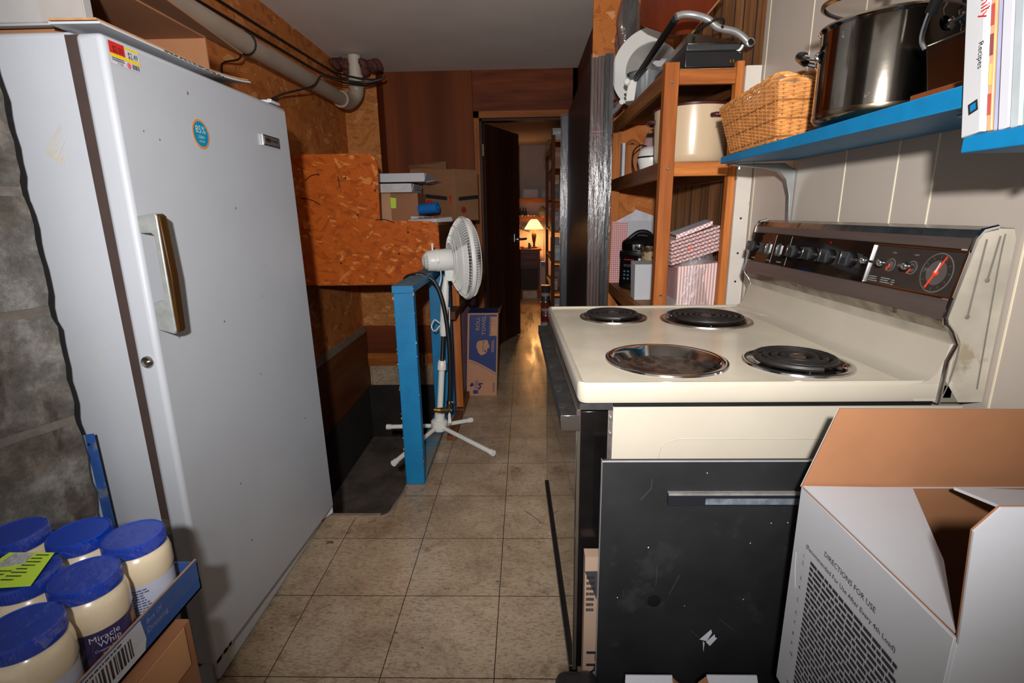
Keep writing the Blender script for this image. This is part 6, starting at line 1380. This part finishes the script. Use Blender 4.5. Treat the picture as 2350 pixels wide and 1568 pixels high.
m = MB(); m.sheet([(wx1+.02, wy, .566), (wx1+.032, wy-.002, .575), (wx1+.034, wy+.19, .59), (wx1+.02, wy+.2, .566)], .003); m.build('loose_flap', CARD, t)

# ================================================================== far room furniture
t = thing('dresser', 'dark cherry wood dresser below the lit lamp in the far room', 'dresser', (.05, 7.6, 0))
m = MB(); m.box((-.13, 7.42, .09), (.215, 7.85, .672)); m.box((-.15, 7.39, .672), (.235, 7.87, .695)); m.box((-.14, 7.41, 0), (.225, 7.86, .09)); m.build('carcass', DRESS_W, t, bevel=.004)
for z in (.55, .45):
    m = MB(); m.box((-.09, 7.405, z), (.18, 7.42, z+.082)); d_ = m.build('drawer', DRESS_W, t, bevel=.004); m = MB(); m.lathe([(.008, 0), (.008, .012), (.018, .018), (.014, .03), (0, .032)], (.045, 7.405, z+.04), 16, 0, (0, -1, 0)); m.build('knob', BRASS_DK, d_)
m = MB(); m.box((-.10, 7.412, .12), (.19, 7.42, .42)); m.build('recess_shade_panel', M('recess_shade', S(40, 22, 16), .7), t)  # flat dark panel; shade of an open cavity is put into its colour
m = MB(); m.box((-.03, 7.35, .125), (.17, 7.41, .235)); m.box((.05, 7.345, .20), (.09, 7.35, .21)); tag(m.build('storage_box', M('box_greige', S(176, 160, 138), .6), bevel=.003), 'greyish storage box standing at the foot of the dark dresser', 'box')
o = bpy.data.objects['storage_box']; o.location.z = .0
t = thing('table_lamp', 'lit table lamp with cream shade and slender dark base on the dresser', 'lamp', (.14, 7.6, .696))
lx, ly = .135, 7.60
m = MB(); m.lathe([(0, 0), (.055, 0), (.05, .012), (.02, .02), (.014, .05), (.03, .14), (.036, .18), (.02, .22), (.010, .235), (.010, .27)], (lx, ly, .697), 28); m.build('base', M('lamp_bronze', S(76, 50, 26), .35, .6, .2), t)
m = MB(); m.lathe([(.138, .265), (.128, .285), (.098, .33), (.070, .375), (.045, .398), (.040, .40)], (lx, ly, .697), 36); m.build('shade', SHADE, t, smooth=60)
m = MB(); m.lathe([(0, .27), (.016, .275), (.028, .30), (.016, .33), (0, .335)], (lx, ly, .697), 16); m.build('bulb', M('bulb', (1, .8, .5), .5, emit=((1, .62, .25), 14)), t)
SHW = wood('far_shelf_wood', S(170, 92, 34), S(214, 130, 58), 'X', 6)
for z0, z1, lab in ((1.34, 1.40, 'upper orange wooden wall shelf in the far room'), (1.07, 1.13, 'lower orange wooden wall shelf above the lit lamp')):
    m = MB(); m.box((-.5, 7.86, z0), (.37, 7.99, z1)); tag(m.build('wooden_shelf', SHW, bevel=.003), lab, 'shelf')
t = thing('picture_frame', 'landscape picture frame propped on the upper far shelf', 'picture', (.08, 7.9, 1.402))
m = MB(); m.box((-.015, 7.90, 1.402), (.20, 7.915, 1.525), 0); m.build('frame', BLACK, t); m = MB(); m.box((0, 7.898, 1.415), (.188, 7.90, 1.512)); m.build('picture', M('pale_landscape', S(168, 130, 120), .4, 0, .2, 9, (1, 1, 6)), t)
m = MB(); m.box((.26, 7.88, 1.402), (.34, 7.94, 1.50)); tag(m.build('speaker', BLACK), 'small dark box at the right end of the upper far shelf', 'box')
for k in range(3): m = MB(); x = -.06+.04*k; m.lathe([(0, 0), (.018, 0), (.018, .07), (.008, .10), (.008, .13), (0, .13)], (x, 7.92, 1.131), 12); tag(m.build('bottle', M('dark_bottle_%d' % k, S(50, 34, 26), .3)), ('left', 'middle', 'right')[k]+'most of three small dark bottles on the lower far shelf', 'bottle', 'dark bottles on the lower far shelf')
for k in range(7):
    m = MB(); x = -.08+.045*k; a = random.uniform(.015, .03); m.lathe([(0, 0), (a, .004), (a*.9, a), (0, a*1.2)], (x, 7.87+.012*(k % 2), 1.1305), 9, 0); tag(m.build('shell', M('shell_%d' % k, S(220, 190, 150), .6, 0, .2, 50)), 'small pale trinket in the row along the front of the lower far shelf', 'trinket', 'pale trinkets on the lower far shelf')
t = thing('desk_fan', 'small grey clip fan hanging above the lamp beside the lower shelf', 'fan', (.28, 7.8, 1.2))
m = MB(); m.lathe([(0, 0), (.075, .0), (.085, .02), (.075, .04), (0, .045)], (.275, 7.72, 1.20), 24, 0, (-.8, -.5, 0)); m.build('cage', M('fan_grey', S(128, 130, 126), .3, .3, .1), t)
m = MB(); m.cyl((.29, 7.74, 1.20), (.32, 7.95, 1.19), .012); m.build('arm', BLACK, t)
m = MB(); m.tube([(.285, 7.80, 1.10), (.287, 7.82, .9), (.285, 7.84, .7), (.29, 7.9, .5)], .004, 5); tag(m.build('chain', BRASS_DK), 'thin chain hanging down from the small clip fan', 'chain')
m = MB(); m.box((-.03, 7.94, .93), (.10, 7.95, 1.03), 0, Matrix.Rotation(.3, 3, 'Y')); tag(m.build('photo_card', M('dark_card', S(70, 52, 40), .5, 0, .6, 18)), 'dark photo card hanging left of the lamp base', 'card')
for k, (x, w_, h_, c) in enumerate(((-.06, .05, .03, (196, 60, 44)), (-.01, .09, .02, (220, 190, 150)), (.05, .03, .08, (60, 34, 22)), (.075, .02, .06, (190, 150, 100)))):
    m = MB(); m.box((x, 7.47, .6955), (x+w_, 7.54, .6955+h_)); tag(m.build('dresser_item', M('item_%d' % k, S(*c), .5), bevel=.003), ('small red box at the left on the dresser top', 'flat cream booklet lying on the dresser top', 'dark upright box left of the lamp base', 'thin tan card standing by the lamp base')[k], 'box')
# tall shelving on the right of the far room
t = thing('storage_rack', 'tall narrow wooden storage rack along the right side of the far room', 'rack', (.33, 5.9, 0))
for y in (5.2, 6.6):
    for x in (.262, .50): m = MB(); m.box((x, y, 0), (x+.035, y+.04, 1.90)); m.build('post', PANEL_W, t)
for z in (.10, .42, .72, 1.02, 1.32, 1.62, 1.86): m = MB(); m.box((.27, 5.206, z-.02), (.53, 6.63, z)); m.build('shelf_board', FRAME_W, t)
items = [((.275, 5.26, .101, .08, .10, .24), (150, 140, 140)), ((.29, 5.45, .101, .1, .2, .2), (60, 40, 34)), ((.275, 5.3, .421, .06, .12, .12), (150, 120, 110)), ((.28, 5.5, .421, .09, .14, .22), (92, 64, 50)), ((.272, 5.28, .721, .09, .10, .16), (160, 168, 176)), ((.272, 5.45, .721, .09, .12, .22), (120, 124, 132)),
         ((.275, 5.3, 1.021, .07, .10, .18), (128, 118, 120)), ((.275, 5.5, 1.021, .08, .14, .12), (196, 196, 196)), ((.275, 5.7, 1.021, .09, .1, .2), (70, 44, 30)), ((.275, 5.3, 1.321, .07, .10, .14), (52, 40, 36)), ((.275, 5.5, 1.321, .08, .14, .24), (150, 110, 70)), ((.275, 5.3, 1.621, .09, .16, .18), (130, 78, 40)), ((.275, 5.28, 1.861, .10, .20, .11), (160, 160, 164))]
lb = ['grey carton on the bottom board of the storage rack', 'dark carton behind the grey one on the bottom board of the rack', 'small tan box on the second board of the rack', 'brown box deeper on the second board of the rack', 'pale blue grey tin on the third board of the rack', 'grey tin deeper on the third board of the rack', 'mauve grey box on the fourth board of the rack', 'low white box on the fourth board of the rack', 'dark brown box deepest on the fourth board of the rack', 'small black box on the fifth board of the rack', 'tall tan box on the fifth board of the rack', 'brown wicker coloured box on the sixth board of the rack', 'pale grey box on the very top of the rack']
for k, ((x, y, z, w_, d_, h_), c) in enumerate(items):
    m = MB(); m.box((x, y, z), (x+w_, y+d_, z+h_)); m.box((x+.01, y-.001, z+h_*.5), (x+w_-.01, y, z+h_*.75), 1); tag(m.build('storage_box', [M('rack_item_%d' % k, S(*c), .5), M('rack_lbl_%d' % k, S(min(255, c[0]+40), min(255, c[1]+36), min(255, c[2]+30)), .5)], bevel=.003), lb[k], 'box', 'boxes on the storage rack')
for k, (x, y, z, r, h_, c, lab) in enumerate(((.215, 5.35, .0, .055, .15, (110, 40, 34), 'red paint can on the floor, bottom of the stack beside the rack'), (.215, 5.35, .151, .055, .14, (120, 50, 44), 'second red can stacked on the floor beside the rack'), (.215, 5.37, .292, .050, .17, (60, 56, 58), 'dark can topmost of the floor stack beside the rack'))):
    m = MB(); m.lathe([(0, 0), (r, 0), (r, .006), (r-.003, .01), (r-.003, h_-.01), (r, h_-.006), (r, h_), (r-.006, h_), (0, h_-.004)], (x, y, z), 28, 0, ms=[0, 1, 0, 0, 0, 1, 1, 1]); m.lathe([(r-.0025, h_*.35), (r-.0025, h_*.55)], (x, y, z), 28, 2); tag(m.build('paint_can', [M('can_%d' % k, S(*c), .35), CHROME_DIRTY, M('can_lbl_%d' % k, S(170, 150, 146), .5)]), lab, 'can', 'cans stacked by the rack')
m = MB(); m.box((.22, 6.9, .50), (.27, 7.0, .56)); m.box((.215, 6.9, 0), (.275, 7.0, .50), 1); tag(m.build('bin', [M('bin_blue', S(30, 60, 140), .4), WF]), 'narrow pale bin with a blue lid between dresser and rack', 'bin')
m = MB()
for k in range(5): a = -.6+.3*k; m.tube([(.27, 5.24, 1.86), (.25-.03*k*.3, 5.22, 1.84), (.235-.012*k, 5.2, 1.74-.02*k)], .003, 5)
tag(m.build('dried_stems', M('dried', S(120, 90, 60), .8)), 'dried plant stems drooping off the top of the storage rack', 'stems')
# round kick light, cobweb, debris on the floor
m = MB(); q = P(757, 1248, 2, .0); m.tube([(q.x-.012, q.y, .003), (q.x, q.y+.004, .004), (q.x+.012, q.y+.002, .003)], .0035, 6); tag(m.build('debris', M('debris_red', S(96, 46, 32), .8)), 'small reddish scrap on the floor tile in front of the freezer', 'scrap')
m = MB(); q = P(1206, 1174, 2, 0); q2 = P(1238, 1197, 2, 0); m.tube([(q.x, q.y, .0015), (q2.x, q2.y, .0015), (q2.x-.002, q2.y-.012, .0015)], .0009, 5); tag(m.build('pine_needle', BLACK), 'thin dark sliver lying on the floor by the oven door', 'sliver')
# specks and scratches on the black panel
t = bpy.data.objects['metal_sheet']; m = MB(); rd = random.Random(11)
for c_ in ((1623, 1086), (1770, 1201), (1488, 1257), (1706, 1376), (1808, 1200), (1417, 1372), (1571, 1391), (1722, 1247)):
    q = P(*c_, 1, .7954); r_ = rd.uniform(.0005, .0012); m.add([q+Vector((r_*math.cos(a), 0, r_*1.5*math.sin(a))) for a in range(6)], [tuple(range(6))], 0)
for a_, b_ in (((1470, 1148), (1494, 1122)), ((1494, 1122), (1497, 1100)), ((1505, 1345), (1508, 1300)), ((1560, 1320), (1535, 1365)), ((1584, 1447), (1602, 1462)), ((1650, 1420), (1682, 1445)), ((1430, 1355), (1432, 1368))):
    m.tube([P(*a_, 1, .7953), P(*b_, 1, .7953)], .00035, 4, 1)
m.build('scratches', [PRINT_W, M('scratch_grey', S(70, 70, 72), .6)], t)['kind'] = 'stuff'
